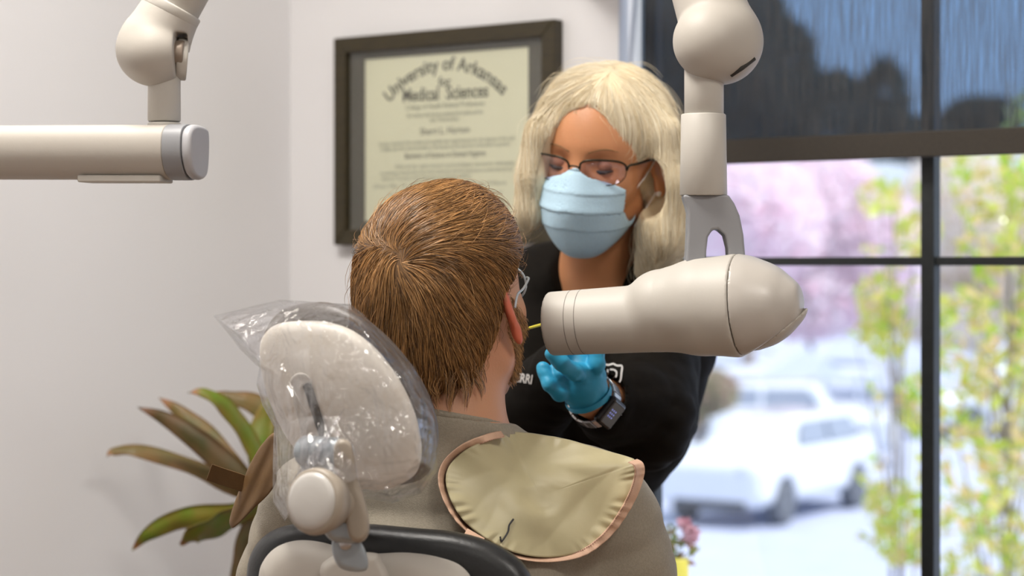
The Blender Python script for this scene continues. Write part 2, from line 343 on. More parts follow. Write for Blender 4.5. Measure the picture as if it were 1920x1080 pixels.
def head_sdf(q, male=True, mouth=True):
    """q in head axes: x right, y forward, z up, metres; origin between the ears"""
    ax = np.abs(q[:, 0]); m = np.stack([ax, q[:, 1], q[:, 2]], 1)
    d = s_ell(q, (0, -.012, .035), (.074, .094, .083)); d = smin(d, s_ell(q, (0, .035, .012), (.062, .052, .066)), .03)
    jw = .054 if male else .047
    d = smin(d, s_ell(q, (0, .030, -.045), (jw+.004, .055, .058)), .03)            # lower face
    d = smin(d, s_cone(m, (jw-.004, .0, -.058), (.012, .066, -.098), .017, .016), .022)   # jaw line to chin
    d = smin(d, s_ell(m, (.040, .052, -.018), (.023, .022, .020)), .02)            # cheekbones
    d = smin(d, s_cone(m, (.0, .074, .030), (.034, .064, .031), .010, .008), .014)   # brow
    d = smax(d, -s_ell(m, (.031, .098, .010), (.019, .022, .013)), .012)           # sockets
    d = smin(d, s_sph(m, (.031, .066, .009), .0135), .004)                         # closed-over eyeballs
    d = smin(d, s_cone(q, (0, .078, .018), (0, .100, -.022), .007, .0105), .010)   # nose
    d = smin(d, s_sph(m, (.011, .090, -.026), .008), .006)
    d = smin(d, s_cone(m, (0, .086, -.047), (.019, .077, -.050), .006, .004), .006); d = smin(d, s_cone(m, (0, .086, -.058), (.017, .077, -.056), .007, .004), .005)
    d = smin(d, s_sph(q, (0, .074, -.095), .016), .015)                            # chin
    Re = rot((0, 1, 0), -12) @ rot((0, 0, 1), 24)
    e = m-np.array([.079, -.012, -.004]); e = e @ Re
    ear = s_ell(e, (0, 0, .006), (.006, .019, .028)); ear = smin(ear, s_ell(e, (-.001, .004, -.026), (.005, .010, .012)), .008)
    ear = smax(ear, -s_ell(e, (.007, .003, .006), (.006, .012, .020)), .004)
    d = smin(d, ear, .006)
    return d
class Frame:
    """a placed, turned local frame; columns: x right, y forward, z up"""
    def __init__(s, o, fwd, up, scale=1.0):
        f = unit(fwd); r = unit(np.cross(f, up)); u = np.cross(r, f); s.R = np.stack([r, f, u], 1); s.o = np.asarray(o, float); s.k = scale
    def inv(s, p): return (p-s.o) @ s.R/s.k
    def out(s, q): return s.o+(np.atleast_2d(q)*s.k) @ s.R.T
# ------------------------------------------------------------------ the dental worker in the black jacket
def rad(d): return math.radians(d)
skin_w = skinmat('skin_tanned', (.60, .27, .125), (.60, .22, .13))
jacket_m = mat('black_fabric', (.008, .0062, .0045), .75, spec=.1, noise=(90, .25), bump=(700, .25))
glove_m = mat('blue_glove', (.03, .36, .60), .5, noise=(40, .08), bump=(90, .25))
mask_m = mat('mask_fabric', (.52, .74, .90), .7, noise=(260, .04), bump=(500, .25))
wm = empty('person', [P(1130, 0, 2.84)[0]+.06, 2.86, 0], 'blond person in a black jacket, blue face mask and blue gloves leaning over the patient', 'person')
yw, pw, rw = rad(22), rad(11), rad(7)
HW = Frame(P(1126, 302, 2.76), (-math.sin(yw)*math.cos(pw), -math.cos(yw)*math.cos(pw), -math.sin(pw)), (math.sin(rw), 0, math.cos(rw)), .965)
# joints
nb = P(1112, 585, 2.86); sl = P(1224, 580, 2.83); el = P(1210, 778, 2.64); wl_ = P(1103, 742, 2.52)
sr = P(1000, 560, 2.88); er = P(965, 800, 2.74); wr_ = P(1080, 670, 2.575)
chest = P(1105, 700, 2.87); belly = P(1085, 950, 2.94); hipw = np.array([.035, 3.06, .84])
def body_w(p):
    d = head_sdf(HW.inv(p), False)*HW.k
    d = smin(d, s_cone(p, HW.out((0, -.015, -.06))[0], nb, .047, .050), .02)
    d = smin(d, s_cone(p, nb+[-.10, 0, -.03], nb+[.09, 0, -.02], .042, .045), .03)
    d = smin(d, s_ell(p, chest, (.125, .085, .15)), .04); d = smin(d, s_ell(p, (belly+hipw)/2, (.12, .095, .25)), .05)
    for a, b, c in ((sl, el, wl_), (sr, er, wr_)): d = smin(d, s_chain(p, [a, b, c], [.043, .036, .025], .02), .02)
    for s_, x in ((1, .32), (-1, .14)):
        hp = hipw+[.075*s_, 0, -.04]; k = np.array([hipw[0]+.085*s_, 3.06, .46]); an = np.array([hipw[0]+.09*s_, 3.08, .08])
        d = smin(d, s_chain(p, [hp, k, an], [.078, .05, .036], .02), .03)
    return d
sdf_obj('body', body_w, (-.16, 2.4, .05), (.36, 3.2, 1.56), .0028, skin_w, wm, attr={'red': lambda v: np.clip(1-np.abs(HW.inv(v)[:, 0])*0-1, 0, 1)})
# jacket
def jack_core(p, t=0.0):
    d = s_ell(p, chest+[0, 0, .0], (.150, .105, .19)); d = smin(d, s_ell(p, (belly+hipw)/2, (.135, .12, .26)), .06)
    d = smin(d, s_cone(p, nb+[-.10, .01, -.045], nb+[.105, .01, -.035], .05, .055), .05)
    d = smin(d, s_chain(p, [sl, el, wl_+(el-wl_)*.30], [.062, .060, .040], .02), .03)
    d = smin(d, s_chain(p, [sr, er, wr_+(er-wr_)*.25], [.060, .055, .040], .02), .03)
    d = smin(d, s_cone(p, nb+[0, .035, .012], nb+[0, .0, -.03], .060, .085), .03)
    return d+t
neckV = [P(1100, 380, 2.76), P(1104, 470, 2.765), P(1108, 560, 2.765), P(1112, 640, 2.765)]
el_dir = unit(el-wl_)
def jacket(p):
    w_ = waves(p, (38, 38, 30), 4, 5); r_ = waves(p, (60, 50, 70), 9, 4, True)
    near = np.exp(-(np.linalg.norm(p-el, axis=1)/.09)**2)
    d = jack_core(p)+.0030*w_+.0065*r_*near+.003*waves(p, (30, 30, 75), 17, 4, True)
    v = s_chain(p, neckV, [.080, .066, .048, .010], .01); v = smax(v, p[:, 1]-(nb[1]+.03), .01)
    d = smax(d, -v, .006)
    cf = (p-(wl_+(el-wl_)*.20)) @ el_dir                      # cut the cuff open at the wrist
    inside = s_cone(p, wl_, wl_+(el-wl_)*.45, .033, .030); d = smax(d, -inside, .004)
    return smax(d, P(0, 455, 2.8)[2]*0+(p[:, 2]-1.285), .01)
jk = sdf_obj('jacket', jacket, (-.18, 2.42, .70), (.40, 3.2, 1.32), .0032, jacket_m, wm)
def trousers(p):
    d = s_ell(p, hipw+[0, 0, -.02], (.165, .12, .16))
    for s_ in (1, -1):
        hp = hipw+[.075*s_, 0, -.04]; k = np.array([hipw[0]+.085*s_, 3.06, .46]); an = np.array([hipw[0]+.09*s_, 3.08, .10])
        d = smin(d, s_chain(p, [hp, k, an], [.088, .066, .058], .02), .03)
    return d+.002*waves(p, (40, 40, 30), 2)
sdf_obj('trousers', trousers, (-.2, 2.85, .02), (.3, 3.25, 1.05), .008, jacket_m, wm)
shoe_m = mat('shoe', (.08, .08, .085), .5, noise=(50, .2))
for s_ in (1, -1):
    x = hipw[0]+.09*s_
    sdf_obj('shoe', lambda p: smax(smin(s_ell(p, (x, 3.00, .035), (.045, .115, .045)), s_ell(p, (x, 3.08, .06), (.042, .05, .06)), .03), .002-p[:, 2], .004), (x-.07, 2.85, -.01), (x+.07, 3.17, .14), .006, shoe_m, wm)
# mask, fitted over the lower face
def face_only(q): return head_sdf(q, False)
def mask_sdf(p):
    q = HW.inv(p); n = s_ell(q, (0, .036, -.036), (.068, .074, .058)); n = smin(n, s_ell(q, (0, .056, -.078), (.036, .048, .042)), .05); n = smin(n, s_cone(q, (0, .090, -.010), (0, .100, -.046), .0155, .017), .03)
    z = q[:, 2]; a = np.abs(q[:, 0])
    for z0, am in ((-.024, .0012), (-.048, .0018), (-.072, .0010)):
        tt = z-z0+.10*a-.9*a*a; n = n-am*np.exp(-(np.maximum(tt, 0)/.0075)**2)*(tt > 0)-am*np.exp(-(tt/.0012)**2)*(tt <= 0)
    n = n+.0010*waves(q, (70, 60, 90), 12)
    d = np.abs(n+.0015)-.0011
    top = z-(-.004+.010*np.exp(-(a/.014)**2)-1.2*a*a*4); bot = -.118-z
    edge = np.maximum(.020-q[:, 1]+0*a, a-.0595)
    return np.maximum(np.maximum(d, top), np.maximum(bot, edge))*HW.k
mk = empty('face_mask', HW.out((0, .08, -.06))[0], 'pleated light blue face mask', None); mk.parent = wm; mk.location -= wm.location
lo, hi = HW.o-.13, HW.o+.13
sdf_obj('mask_sheet', mask_sdf, lo+[0, -.02, -.03], hi, .0014, mask_m, mk)
loopm = mat('ear_loop', (.78, .76, .74), .7, noise=(300, .05))
def headtube(pts, r, name, mt, par, n=24, seg=8):
    q = spline(np.asarray(pts, float), n); return MB().tube(HW.out(q), r, seg).build(name, mt, par, smooth=True)
for sg in (1, -1):
    headtube([(sg*.060, .040, -.030), (sg*.070, .018, -.010), (sg*.077, -.005, .012), (sg*.084, -.022, .012), (sg*.085, -.026, -.006), (sg*.078, -.006, -.034), (sg*.060, .026, -.078)], .0011, 'ear_loop', loopm, mk, 40)
# glasses
gl = empty('glasses', HW.out((0, .09, .005))[0], 'dark half-rim glasses on the blond person above the mask', 'glasses')
gm = mat('glasses_metal', (.035, .03, .018), .35, metal=.6, noise=(80, .2))
lensm = thin('lens', (.93, .90, .95), lo=.03, hi=.2, grough=0)
for sg in (1, -1):
    c = np.array([sg*.0352, 0, .0]); a = np.linspace(0, 2*np.pi, 49)
    ox = .0278*np.sign(np.cos(a))*np.abs(np.cos(a))**.75; oz = np.where(np.sin(a) > 0, .013*np.abs(np.sin(a))**.6, -.021*np.abs(np.sin(a))**.9)
    def yy(x): return .104-6.0*x*x*1.0
    lp = np.stack([c[0]+ox, yy(c[0]+ox), .006+oz+.0*ox-.0], 1); lp[:, 1] += (lp[:, 2]-.01)*.22
    top = lp[:25]; bot = lp[24:]
    MB().tube(HW.out(top), .0014, 8).build('upper_rim', gm, gl, smooth=True); MB().tube(HW.out(bot), .0006, 6).build('lower_rim', gm, gl, smooth=True)
    pl = np.vstack([lp[:-1].mean(0)[None], lp[:-1]]); pl2 = pl-[0, .0012, 0]; n = len(pl)
    MB().add(HW.out(np.vstack([pl, pl2])), [(0, i+1, (i+1) % (n-1)+1) for i in range(n-1)]+[(n, n+(i+1) % (n-1)+1, n+i+1) for i in range(n-1)]+[(i+1, n+i+1, n+(i+1) % (n-1)+1, (i+1) % (n-1)+1) for i in range(n-1)]).build('lens', lensm, gl, smooth=True)
    e = lp[0] if sg > 0 else lp[24]
    headtube([e, (sg*.066, .078, .012), (sg*.070, .060, .012), (sg*.078, .012, .012), (sg*.084, -.012, .008), (sg*.085, -.028, -.014)], .0017, 'temple', gm, gl)
headtube([(-.0075, .1035, .006), (-.004, .1055, .009), (.004, .1055, .009), (.0075, .1035, .006)], .0012, 'bridge', gm, gl, 12)
# eyes, lashes, brows
eye_m = mat('eye_white', (.75, .72, .70), .2, noise=(30, .03)); iris_m = mat('lash_dark', (.03, .018, .02), .6, noise=(60, .2)); brow_m = mat('brow', (.34, .18, .075), .7, noise=(200, .3))
lid_m = mat('eyelid_skin', (.44, .20, .115), .5, noise=(90, .1))
for sg in (1, -1):
    ctr = np.array([sg*.031, .0695, .0075])
    ph = np.linspace(-1, 1, 15); c2 = np.stack([ctr[0]+.0125*ph, ctr[1]+.0122*np.sqrt(1-.75*ph**2), ctr[2]-.0058-.0015*(1-ph**2)+.001*sg*ph], 1)
    MB().tube(HW.out(c2), np.interp(ph, [-1, -.3, .5, 1], [.0009, .0022, .0024, .0010]), 8, flat=1.0).build('eyelashes', iris_m, wm, smooth=True)
    MB().lathe([(-.0122*math.cos(t), .0122*math.sin(t)) for t in np.linspace(0, np.pi, 14)], HW.out(ctr+[0, -.0012, 0])[0], HW.R[:, 1], 20).build('eyeball', iris_m, wm, smooth=True)
    MB().lathe([(-.0131*math.cos(t), .0131*math.sin(t)) for t in np.linspace(0, np.pi, 18)], HW.out(ctr+[0, -.0012, -.0002])[0], HW.R[:, 2]*-1+HW.R[:, 1]*.12, 24).build('eyelid', lid_m, wm, smooth=True)
    b = np.stack([sg*np.linspace(.013, .050, 12), .0885-.45*np.linspace(0, .026, 12), .0245+.006*np.sin(np.linspace(0, 1, 12)*2.6)], 1)
    MB().tube(HW.out(b), np.interp(np.linspace(0, 1, 12), [0, .4, 1], [.0020, .0022, .0007]), 8, flat=.5).build('eyebrow', brow_m, wm, smooth=True)
pearl = mat('pearl', (.85, .80, .76), .2, coat=.6, noise=(30, .05))
for q, r in (((-.0815, -.004, -.036), .0042), ((-.084, -.016, -.030), .0028)):
    tag(MB().lathe([(-r*math.cos(t), r*math.sin(t)) for t in np.linspace(0, np.pi, 12)], HW.out(q)[0], (0, 0, 1), 20).build('earring', pearl, None, smooth=True), 'larger pearl stud in the blond person\'s ear lobe' if r > .004 else 'smaller pearl stud above the larger one in the ear lobe', 'earring', 'pearl ear studs')
# hair: a bob with a side part
hair_w = hairmat('blond_hair', (.78, .64, .40), (1.0, .93, .75), .4)
KW = [[P(1065, 175, 2.74), P(1014, 250, 2.71), P(1000, 330, 2.72), P(998, 395, 2.73), P(972, 432, 2.75)], [P(1190, 175, 2.74), P(1238, 250, 2.71), P(1260, 340, 2.71), P(1250, 430, 2.73), P(1220, 505, 2.77)]]
def hair_vol(p):
    q = HW.inv(p); d = s_ell(q, (0, -.022, .040), (.091, .103, .090))
    cut = s_ell(q, (-.002, .110, -.025), (.068, .105, .118)); d = smax(d, -cut, .008)
    d = smin(d, s_ell(q, (0, -.06, -.03), (.080, .055, .11)), .03)
    d = smin(d, s_chain(p, KW[0], [.018, .017, .019, .017, .008], .01), .02); d = smin(d, s_chain(p, KW[1], [.020, .022, .025, .034, .018], .01), .02)
    d = smin(d, s_cone(p, P(1262, 380, 2.76), P(1235, 500, 2.80), .026, .022), .02)
    d = smax(d, -s_ell(q, (-.082, .034, -.022), (.027, .060, .042)), .005)
    return d
def hair_vol_n(p): return hair_vol(p)+.0022*waves(p, (75, 75, 10), 3, 5, True)
part = HW.out((-.018, .03, .140))[0]; pdir = HW.R[:, 1]
def flow_w(p, n):
    s = p-part; s = s-pdir*(s@pdir)[:, None]; dd = np.linalg.norm(s, axis=1)[:, None]; up = np.clip((p[:, 2:3]-(HW.o[2]+.03))/.08, 0, 1)
    out = s/(dd+1e-6)*up+np.array([0, 0, -1.])*(1.15-up); out += -pdir*.15*up
    low = np.clip((HW.o[2]-.07-p[:, 2:3])/.06, 0, 1); out += np.array([1., 0, 0])*low*np.where(p[:, :1] > HW.o[0], -.35, -.7)
    return out+.05*np.stack([waves(p, (60, 60, 60), 21), waves(p, (60, 60, 60), 22), waves(p, (60, 60, 60), 23)], 1)
lo, hi = HW.o-[.16, .16, .20], HW.o+[.15, .18, .16]
vb, qb = surface(hair_vol_n, lo, hi, .0028); vb = relax(vb, qb, 1)
sd = seeds_on(hair_vol, lo, hi, .004, lambda v: np.ones(len(v), bool), 17000)
vh, qh, rh = strands(hair_vol_n, sd, flow_w, .15, 13, .00034, h0=.0003, lift=.0028, jit=.045, seed=5)
sd2 = sd[:700]; v3, q3, r3 = strands(hair_vol_n, sd2, flow_w, .07, 9, .00022, h0=.001, lift=.013, jit=.35, seed=6)
def keep_off_face(v, f, r, m):
    q = HW.inv(v); bad = (q[:, 1] > .012) & (((q[:, 0]+.002)/.056)**2+((q[:, 2]+.02)/.094)**2 < 1) & (q[:, 1] > .03) & (q[:, 2] > -.10)
    bad = bad | (s_ell(q, (-.082, .034, -.022), (.026, .058, .040)) < 0)
    n = len(v)//(m*3); b = np.cumsum(bad.reshape(n, m, 3).any(2), 1) > 0; vm = np.repeat(~b.ravel(), 3); new = np.cumsum(vm)-1; fm = vm[f].all(1); return v[vm], new[f[fm]], r[vm]
vh, qh, rh = keep_off_face(vh, qh, rh, 14); v3, q3, r3 = keep_off_face(v3, q3, r3, 10)
V_, Q_ = join([(vb, qb), (vh, qh), (v3, q3)])
link('hair', V_, Q_, hair_w, wm, {'rnd': np.concatenate([np.full(len(vb), .25), rh, r3])})
# gloved hands
def hand_sdf(p, wrist, palm, fingers, rr=.0092, wr2=.026):
    d = s_cone(p, wrist, wrist+(palm-wrist)*.55, wr2, .027)
    d = smin(d, s_ell(p, palm, (.025, .017, .027)), .018)
    for ch in fingers:
        d = smin(d, s_chain(p, ch, [rr*1.12, rr*1.05, rr*.97, rr*.86][:len(ch)], .003), .0035)
    return d+.0007*waves(p, (170, 170, 170), 31)+.0006*waves(p, (90, 240, 200), 8, 3, True)
pc = P(1084, 702, 2.505)
fgL = [[P(1098, 700, 2.495), P(1076, 697, 2.468), P(1052, 680, 2.452), P(1036, 664, 2.450)],      # index in front
       [P(1084, 708, 2.51), P(1066, 706, 2.495), P(1050, 702, 2.488), P(1043, 690, 2.495)],          # middle and ring, curled deeper
       [P(1078, 716, 2.515), P(1058, 714, 2.50), P(1042, 712, 2.492), P(1034, 702, 2.498)],
       [P(1076, 728, 2.515), P(1050, 736, 2.492), P(1030, 720, 2.484), P(1019, 692, 2.49)],           # little finger
       [P(1106, 704, 2.50), P(1119, 684, 2.488), P(1119, 662, 2.49), P(1104, 646, 2.50)]]          # thumb up behind the cone
def gloveL(p): return smax(hand_sdf(p, wl_, pc, fgL), -((p-wl_)@unit(pc-wl_)-(-.002)), .002)
sdf_obj('glove', gloveL, pc-.085, pc+.085, .0013, glove_m, wm)
MB().tube([wl_+unit(pc-wl_)*t for t in (-.004, -.001, .003)], [.0285, .0292, .0282], 32, cap=False).build('glove_cuff', glove_m, wm, smooth=True)
pr = P(1068, 622, 2.515)
fgR = [[P(1066, 608, 2.51), P(1050, 596, 2.50), P(1040, 594, 2.495), P(1033, 600, 2.492)],
       [P(1064, 622, 2.51), P(1050, 612, 2.49), P(1042, 606, 2.484), P(1036, 606, 2.487)],
       [P(1062, 634, 2.51), P(1046, 630, 2.49), P(1040, 636, 2.49)], [P(1064, 644, 2.515), P(1050, 644, 2.50), P(1046, 652, 2.50)],
       [P(1075, 610, 2.515), P(1060, 590, 2.50), P(1044, 592, 2.49)]]
sdf_obj('glove', lambda p: smax(smin(hand_sdf(p, wr_, pr, fgR), s_cone(p, wr_, wr_+(er-wr_)*.25, .024, .028), .01), -((p-wr_)@unit(pr-wr_)+.02), .002), pr-.12, pr+.08, .0016, glove_m, wm)
# watch on the wrist
wt = empty('wrist_watch', wl_, 'square black wrist watch with a metal strap worn below the blue glove', 'watch')
ax_ = unit(el-wl_+np.array([0, 0, -.035])); nrm = unit(np.array([.02, -1., .05])-ax_*(np.array([.02, -1., .05])@ax_)); sd_ = np.cross(ax_, nrm)
wc = wl_+ax_*.016+nrm*.028; Rw = np.stack([sd_, ax_, nrm], 1)
steel = mat('brushed_steel', (.55, .55, .56), .28, metal=.9, noise=(120, .1)); black_gl = mat('watch_glass', (.012, .013, .02), .08, coat=1, noise=(20, .1))
sdf_obj('case', lambda p: s_box(p, wc, (.0185, .0165, .0050), .0045, Rw), wc-.03, wc+.03, .001, mat('watch_case', (.03, .03, .033), .25, metal=.7, noise=(90, .1)), wt)
sdf_obj('screen', lambda p: s_box(p, wc+nrm*.0048, (.0155, .0135, .0012), .001, Rw), wc-.03, wc+.03, .001, black_gl, wt)
am = mat('watch_digits', (.30, .33, .6), .4, emit=((.25, .3, .8), .35), noise=(200, .1)); mb = MB()
for i in range(3):
    for j in range(3):
        c = wc+nrm*.0061+sd_*(-.004+i*.0042)+ax_*(-.008+j*.0042) if True else None
        u, v = sd_*.0011, ax_*.0011; mb.add([c-u-v, c+u-v, c+u+v, c-u+v, c-u-v+nrm*.0003, c+u-v+nrm*.0003, c+u+v+nrm*.0003, c-u+v+nrm*.0003], [(0, 1, 2, 3), (4, 5, 6, 7), (0, 1, 5, 4), (1, 2, 6, 5), (2, 3, 7, 6), (3, 0, 4, 7)])
mb.build('display_marks', am, wt)
sdf_obj('crown', lambda p: s_cone(p, wc+ax_*.0165-sd_*.006, wc+ax_*.019-sd_*.006, .003, .003), wc-.03, wc+.03, .001, steel, wt)
mb = MB(); cb = wl_+ax_*.016
for k in range(16):
    a = rad(38+k*(284/15)); q = cb+.0300*(nrm*math.cos(a)+sd_*math.sin(a)); rn = unit(nrm*math.cos(a)+sd_*math.sin(a)); tn = np.cross(rn, ax_)
    c = [q+tn*i*.0044+ax_*j*.0085+rn*l*.0013 for l in (-1, 1) for j in (-1, 1) for i in (-1, 1)]
    mb.add(c, [(0, 1, 3, 2), (4, 6, 7, 5), (0, 4, 5, 1), (2, 3, 7, 6), (0, 2, 6, 4), (1, 5, 7, 3)])
mb.build('strap', steel, wt, bevel=.0006)
# yellow stick
tag(MB().tube([P(958, 625, 2.40), P(1031, 604, 2.487), P(1066, 594, 2.53)], .0016, 10).build('swab_stick', mat('yellow_plastic', (.72, .62, .06), .4, noise=(60, .05)), None, smooth=True), 'thin yellow plastic stick held between blue gloved fingers at the patient\'s mouth', 'stick')
# lettering on the jacket, laid on the cloth
def text_mesh(s, size=1, offset=0, shear=0, extrude=0.0):
    c = bpy.data.curves.new('t', 'FONT'); c.body = s; c.size = size; c.offset = offset; c.shear = shear; c.align_x = 'CENTER'; c.resolution_u = 4; c.extrude = extrude
    o = bpy.data.objects.new('t', c); COL.objects.link(o); dg = bpy.context.evaluated_depsgraph_get(); me = bpy.data.meshes.new_from_object(o.evaluated_get(dg))
    v = np.array([x.co[:] for x in me.vertices]).reshape(-1, 3); f = [tuple(p.vertices) for p in me.polygons]
    bpy.data.objects.remove(o); bpy.data.curves.remove(c); bpy.data.meshes.remove(me); return v, f
thread = mat('white_thread', (.62, .60, .58), .8, noise=(300, .15))
def lay(name, polys, f, par, mt, off=.0022):
    """flat pixel-space outlines laid on a cloth surface with a little thickness"""
    mb = MB()
    for v, fc in polys:
        D = hit(f, v[:, 0], v[:, 1], 2.4); D = np.where(np.isnan(D), np.nanmedian(D), D)-off
        a = np.stack([(v[:, 0]-960)/FPX*D, D, CZ+(HOR-v[:, 1])/FPX*D], 1); b = a+[0, .0016, 0]; n = len(a)
        mb.add(np.vstack([a, b]), list(fc)+[tuple(i+n for i in q[::-1]) for q in fc])
    return mb.build(name, mt, par)
v, fc = text_mesh('SHERRI', 24, .6); a = rad(9); x, y = v[:, 0]*.68, -v[:, 1]; tv = np.stack([972+x*math.cos(a)-y*math.sin(a), 716+x*math.sin(a)+y*math.cos(a)], 1)
lay('name_embroidery', [(tv, fc)], jacket, jk, thread)
def band(pts, w_, closed_=False):
    p = np.asarray(pts, float); n = len(p); t = np.roll(p, -1, 0)-np.roll(p, 1, 0) if closed_ else np.gradient(p, axis=0)
    t /= np.linalg.norm(t, axis=1)[:, None]; nn = np.stack([-t[:, 1], t[:, 0]], 1)*w_/2
    v = np.vstack([p+nn, p-nn]); m = n if closed_ else n-1; return v, [(i, (i+1) % n, n+(i+1) % n, n+i) for i in range(m)]
def B_(p): return np.array([1148, 702])+np.array([p[0]*math.cos(rad(4))-p[1]*math.sin(rad(4)), p[0]*math.sin(rad(4))+p[1]*math.cos(rad(4))])
shield = [B_(q) for q in ((-17, -17), (-8, -17), (0, -20), (8, -17), (17, -17), (17, -4), (16, 10), (9, 20), (0, 25), (-9, 20), (-16, 10), (-17, -4))]
dd_ = [B_(q) for q in ((-5, -9), (2, -9), (7, -6), (8, -1), (7, 4), (2, 7), (-1, 7))]; ll = [B_(q) for q in ((-9, -9), (-9, 3), (-8, 7), (-5, 8))]
lay('chest_badge', [band(closed(np.array(shield), 40), 3.6, True), band(spline(dd_, 14), 3.6), band(spline(ll, 8), 3.6), band([B_((-3, 7)), B_((-3, 12))], 3.4)], jacket, jk, thread)
# ------------------------------------------------------------------ the patient in the chair, seen from behind
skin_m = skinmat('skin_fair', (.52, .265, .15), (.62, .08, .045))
mn = empty('person', [-.06, 2.36, .48], 'brown-haired person in a tan t-shirt seated in the dental chair, back to the camera', 'person')
ym = rad(24); HM = Frame(P(839, 581, 2.31), (math.sin(ym), math.cos(ym), .18), (-.09, -.03, 1), 1.0)
nbm = P(838, 800, 2.29); shR = P(1122, 955, 2.33); shL = P(585, 968, 2.33); spine = [P(852, 965, 2.33), P(855, 1100, 2.34), np.array([-.06, 2.36, .62])]
elR = np.array([.175, 2.42, .72]); elL = np.array([-.285, 2.42, .72]); wrR = np.array([.19, 2.62, .70]); wrL = np.array([-.25, 2.64, .70])
def arms_m(p, ra, k=.03):
    d = s_chain(p, [shR, elR, wrR], ra, .02); return smin(d, s_chain(p, [shL, elL, wrL], ra, .02), k)
def legs_m(p, ra):
    d = None
    for x in (-1, 1):
        h = np.array([-.06+.09*x, 2.38, .58]); k = np.array([-.16+.09*x, 2.78, .60]); a = np.array([-.22+.08*x, 2.98, .25]); e = s_chain(p, [h, k, a], ra, .02); d = e if d is None else np.minimum(d, e)
    return d
def hands_m(p):
    d = None
    for wq, x in ((wrR, -1), (wrL, 1)):
        pm = wq+[.02*x, .06, .0]; e = s_ell(p, pm, (.036, .045, .014)); e = smin(e, s_cone(p, wq, pm, .024, .016), .015)
        for i in range(4):
            b = pm+[(i-1.5)*.018, .03, 0]; e = smin(e, s_chain(p, [b, b+[0, .035-.004*abs(i-1.3), -.004], b+[0, .058-.006*abs(i-1.3), -.018]], [.009, .0085, .0075], .002), .004)
        e = smin(e, s_chain(p, [pm+[x*.025, -.01, 0], pm+[x*.048, .02, -.004], pm+[x*.045, .045, -.012]], [.011, .010, .008], .003), .008); d = e if d is None else np.minimum(d, e)
    return d
def body_m(p):
    d = head_sdf(HM.inv(p), True)
    d = smin(d, s_cone(p, HM.out((0, -.012, -.05))[0], nbm, .054, .057), .025); d = smin(d, s_cone(p, nbm, nbm+[0, .01, -.06], .057, .075), .03)
    d = smin(d, s_cone(p, nbm+[-.11, .02, -.075], nbm+[.11, .02, -.075], .045, .045), .05)
    d = smin(d, s_chain(p, spine, [.085, .125, .13], .04), .05); d = smin(d, arms_m(p, [.048, .038, .026]), .04); d = smin(d, legs_m(p, [.075, .055, .038]), .04)
    return smin(d, hands_m(p), .01)
def redness(v):  # ear red: the skin's own flush plus backlit glow painted into the colour
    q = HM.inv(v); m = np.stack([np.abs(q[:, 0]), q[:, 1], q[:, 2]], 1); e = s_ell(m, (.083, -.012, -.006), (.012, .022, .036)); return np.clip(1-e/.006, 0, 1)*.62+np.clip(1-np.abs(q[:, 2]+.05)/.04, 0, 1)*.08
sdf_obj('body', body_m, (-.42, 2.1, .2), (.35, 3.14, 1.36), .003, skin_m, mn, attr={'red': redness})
# t-shirt
shirt_mat = mat('tan_jersey', (.30, .265, .205), .85, noise=(420, .14), bump=(900, .35), sheen=.1)
def shirt_core(p):
    d = s_chain(p, spine, [.105, .145, .150], .05); d = smin(d, s_cone(p, nbm+[-.11, .02, -.078], nbm+[.11, .02, -.078], .050, .050), .04)
    d = smin(d, s_cone(p, nbm+[0, .0, -.001], nbm+[0, .01, -.06], .060, .075), .025)
    rs = s_chain(p, [shR, shR*.35+elR*.65], [.060, .066], .02); ls = s_chain(p, [shL, shL*.35+elL*.65], [.060, .066], .02)
    d = smin(d, smin(rs, ls, .03), .055); return d
def shirt(p):
    d = shirt_core(p)+.0035*waves(p, (22, 22, 16), 41, 5)+.0028*waves(p, (34, 34, 60), 43, 4, True)
    k = smin(s_cone(p, nbm+[0, 0, .05], nbm+[0, .01, -.06], .0565, .074), s_cone(p, nbm+[-.11, .02, -.075], nbm+[.11, .02, -.075], .045, .045), .055)
    d = smin(d, k-.005, .01); top = p[:, 2]-(nbm[2]+.014-.16*(p[:, 0]-nbm[0])-.05*(p[:, 1]-nbm[1])); d = smax(d, np.where(np.linalg.norm((p-nbm)[:, :2], axis=1) < .1, top, -1), .002)
    for s0, e0 in ((shR, elR), (shL, elL)):
        ax = unit(e0-s0); c = s0*.35+e0*.65; r = np.linalg.norm(np.cross(p-c, ax), axis=1); d = smax(d, -np.maximum(np.maximum(r-.055, -((p-c)@ax+.02)), (p-c)@ax-.1), .004)
        d = np.where((r < .13) & (((p-c)@ax) > 0) & (np.abs(p[:, 0]+.06) > .17), np.maximum(d, (p-c)@ax), d)
    return np.maximum(d, .50-p[:, 2])
ts = sdf_obj('t_shirt', shirt, (-.42, 2.1, .48), (.36, 2.62, 1.24), .004, shirt_mat, mn)
a = np.linspace(0, 2*np.pi, 61); col_c = nbm+[0, 0, .008]
ring = np.stack([col_c[0]+.0600*np.cos(a), col_c[1]+.0600*np.sin(a), col_c[2]+.006-.0095*np.cos(a)-.003*np.sin(a)], 1)
MB().tube(ring, .0042, 10, cap=False).build('collar', shirt_mat, ts, smooth=True)
jeans = mat('dark_jeans', (.05, .06, .09), .8, noise=(200, .2))
sdf_obj('trousers', lambda p: smax(smin(legs_m(p, [.088, .070, .055]), s_ell(p, (-.06, 2.36, .58), (.165, .12, .11)), .04), .30-p[:, 2], .004), (-.42, 2.2, .25), (.2, 3.2, .75), .008, jeans, mn)
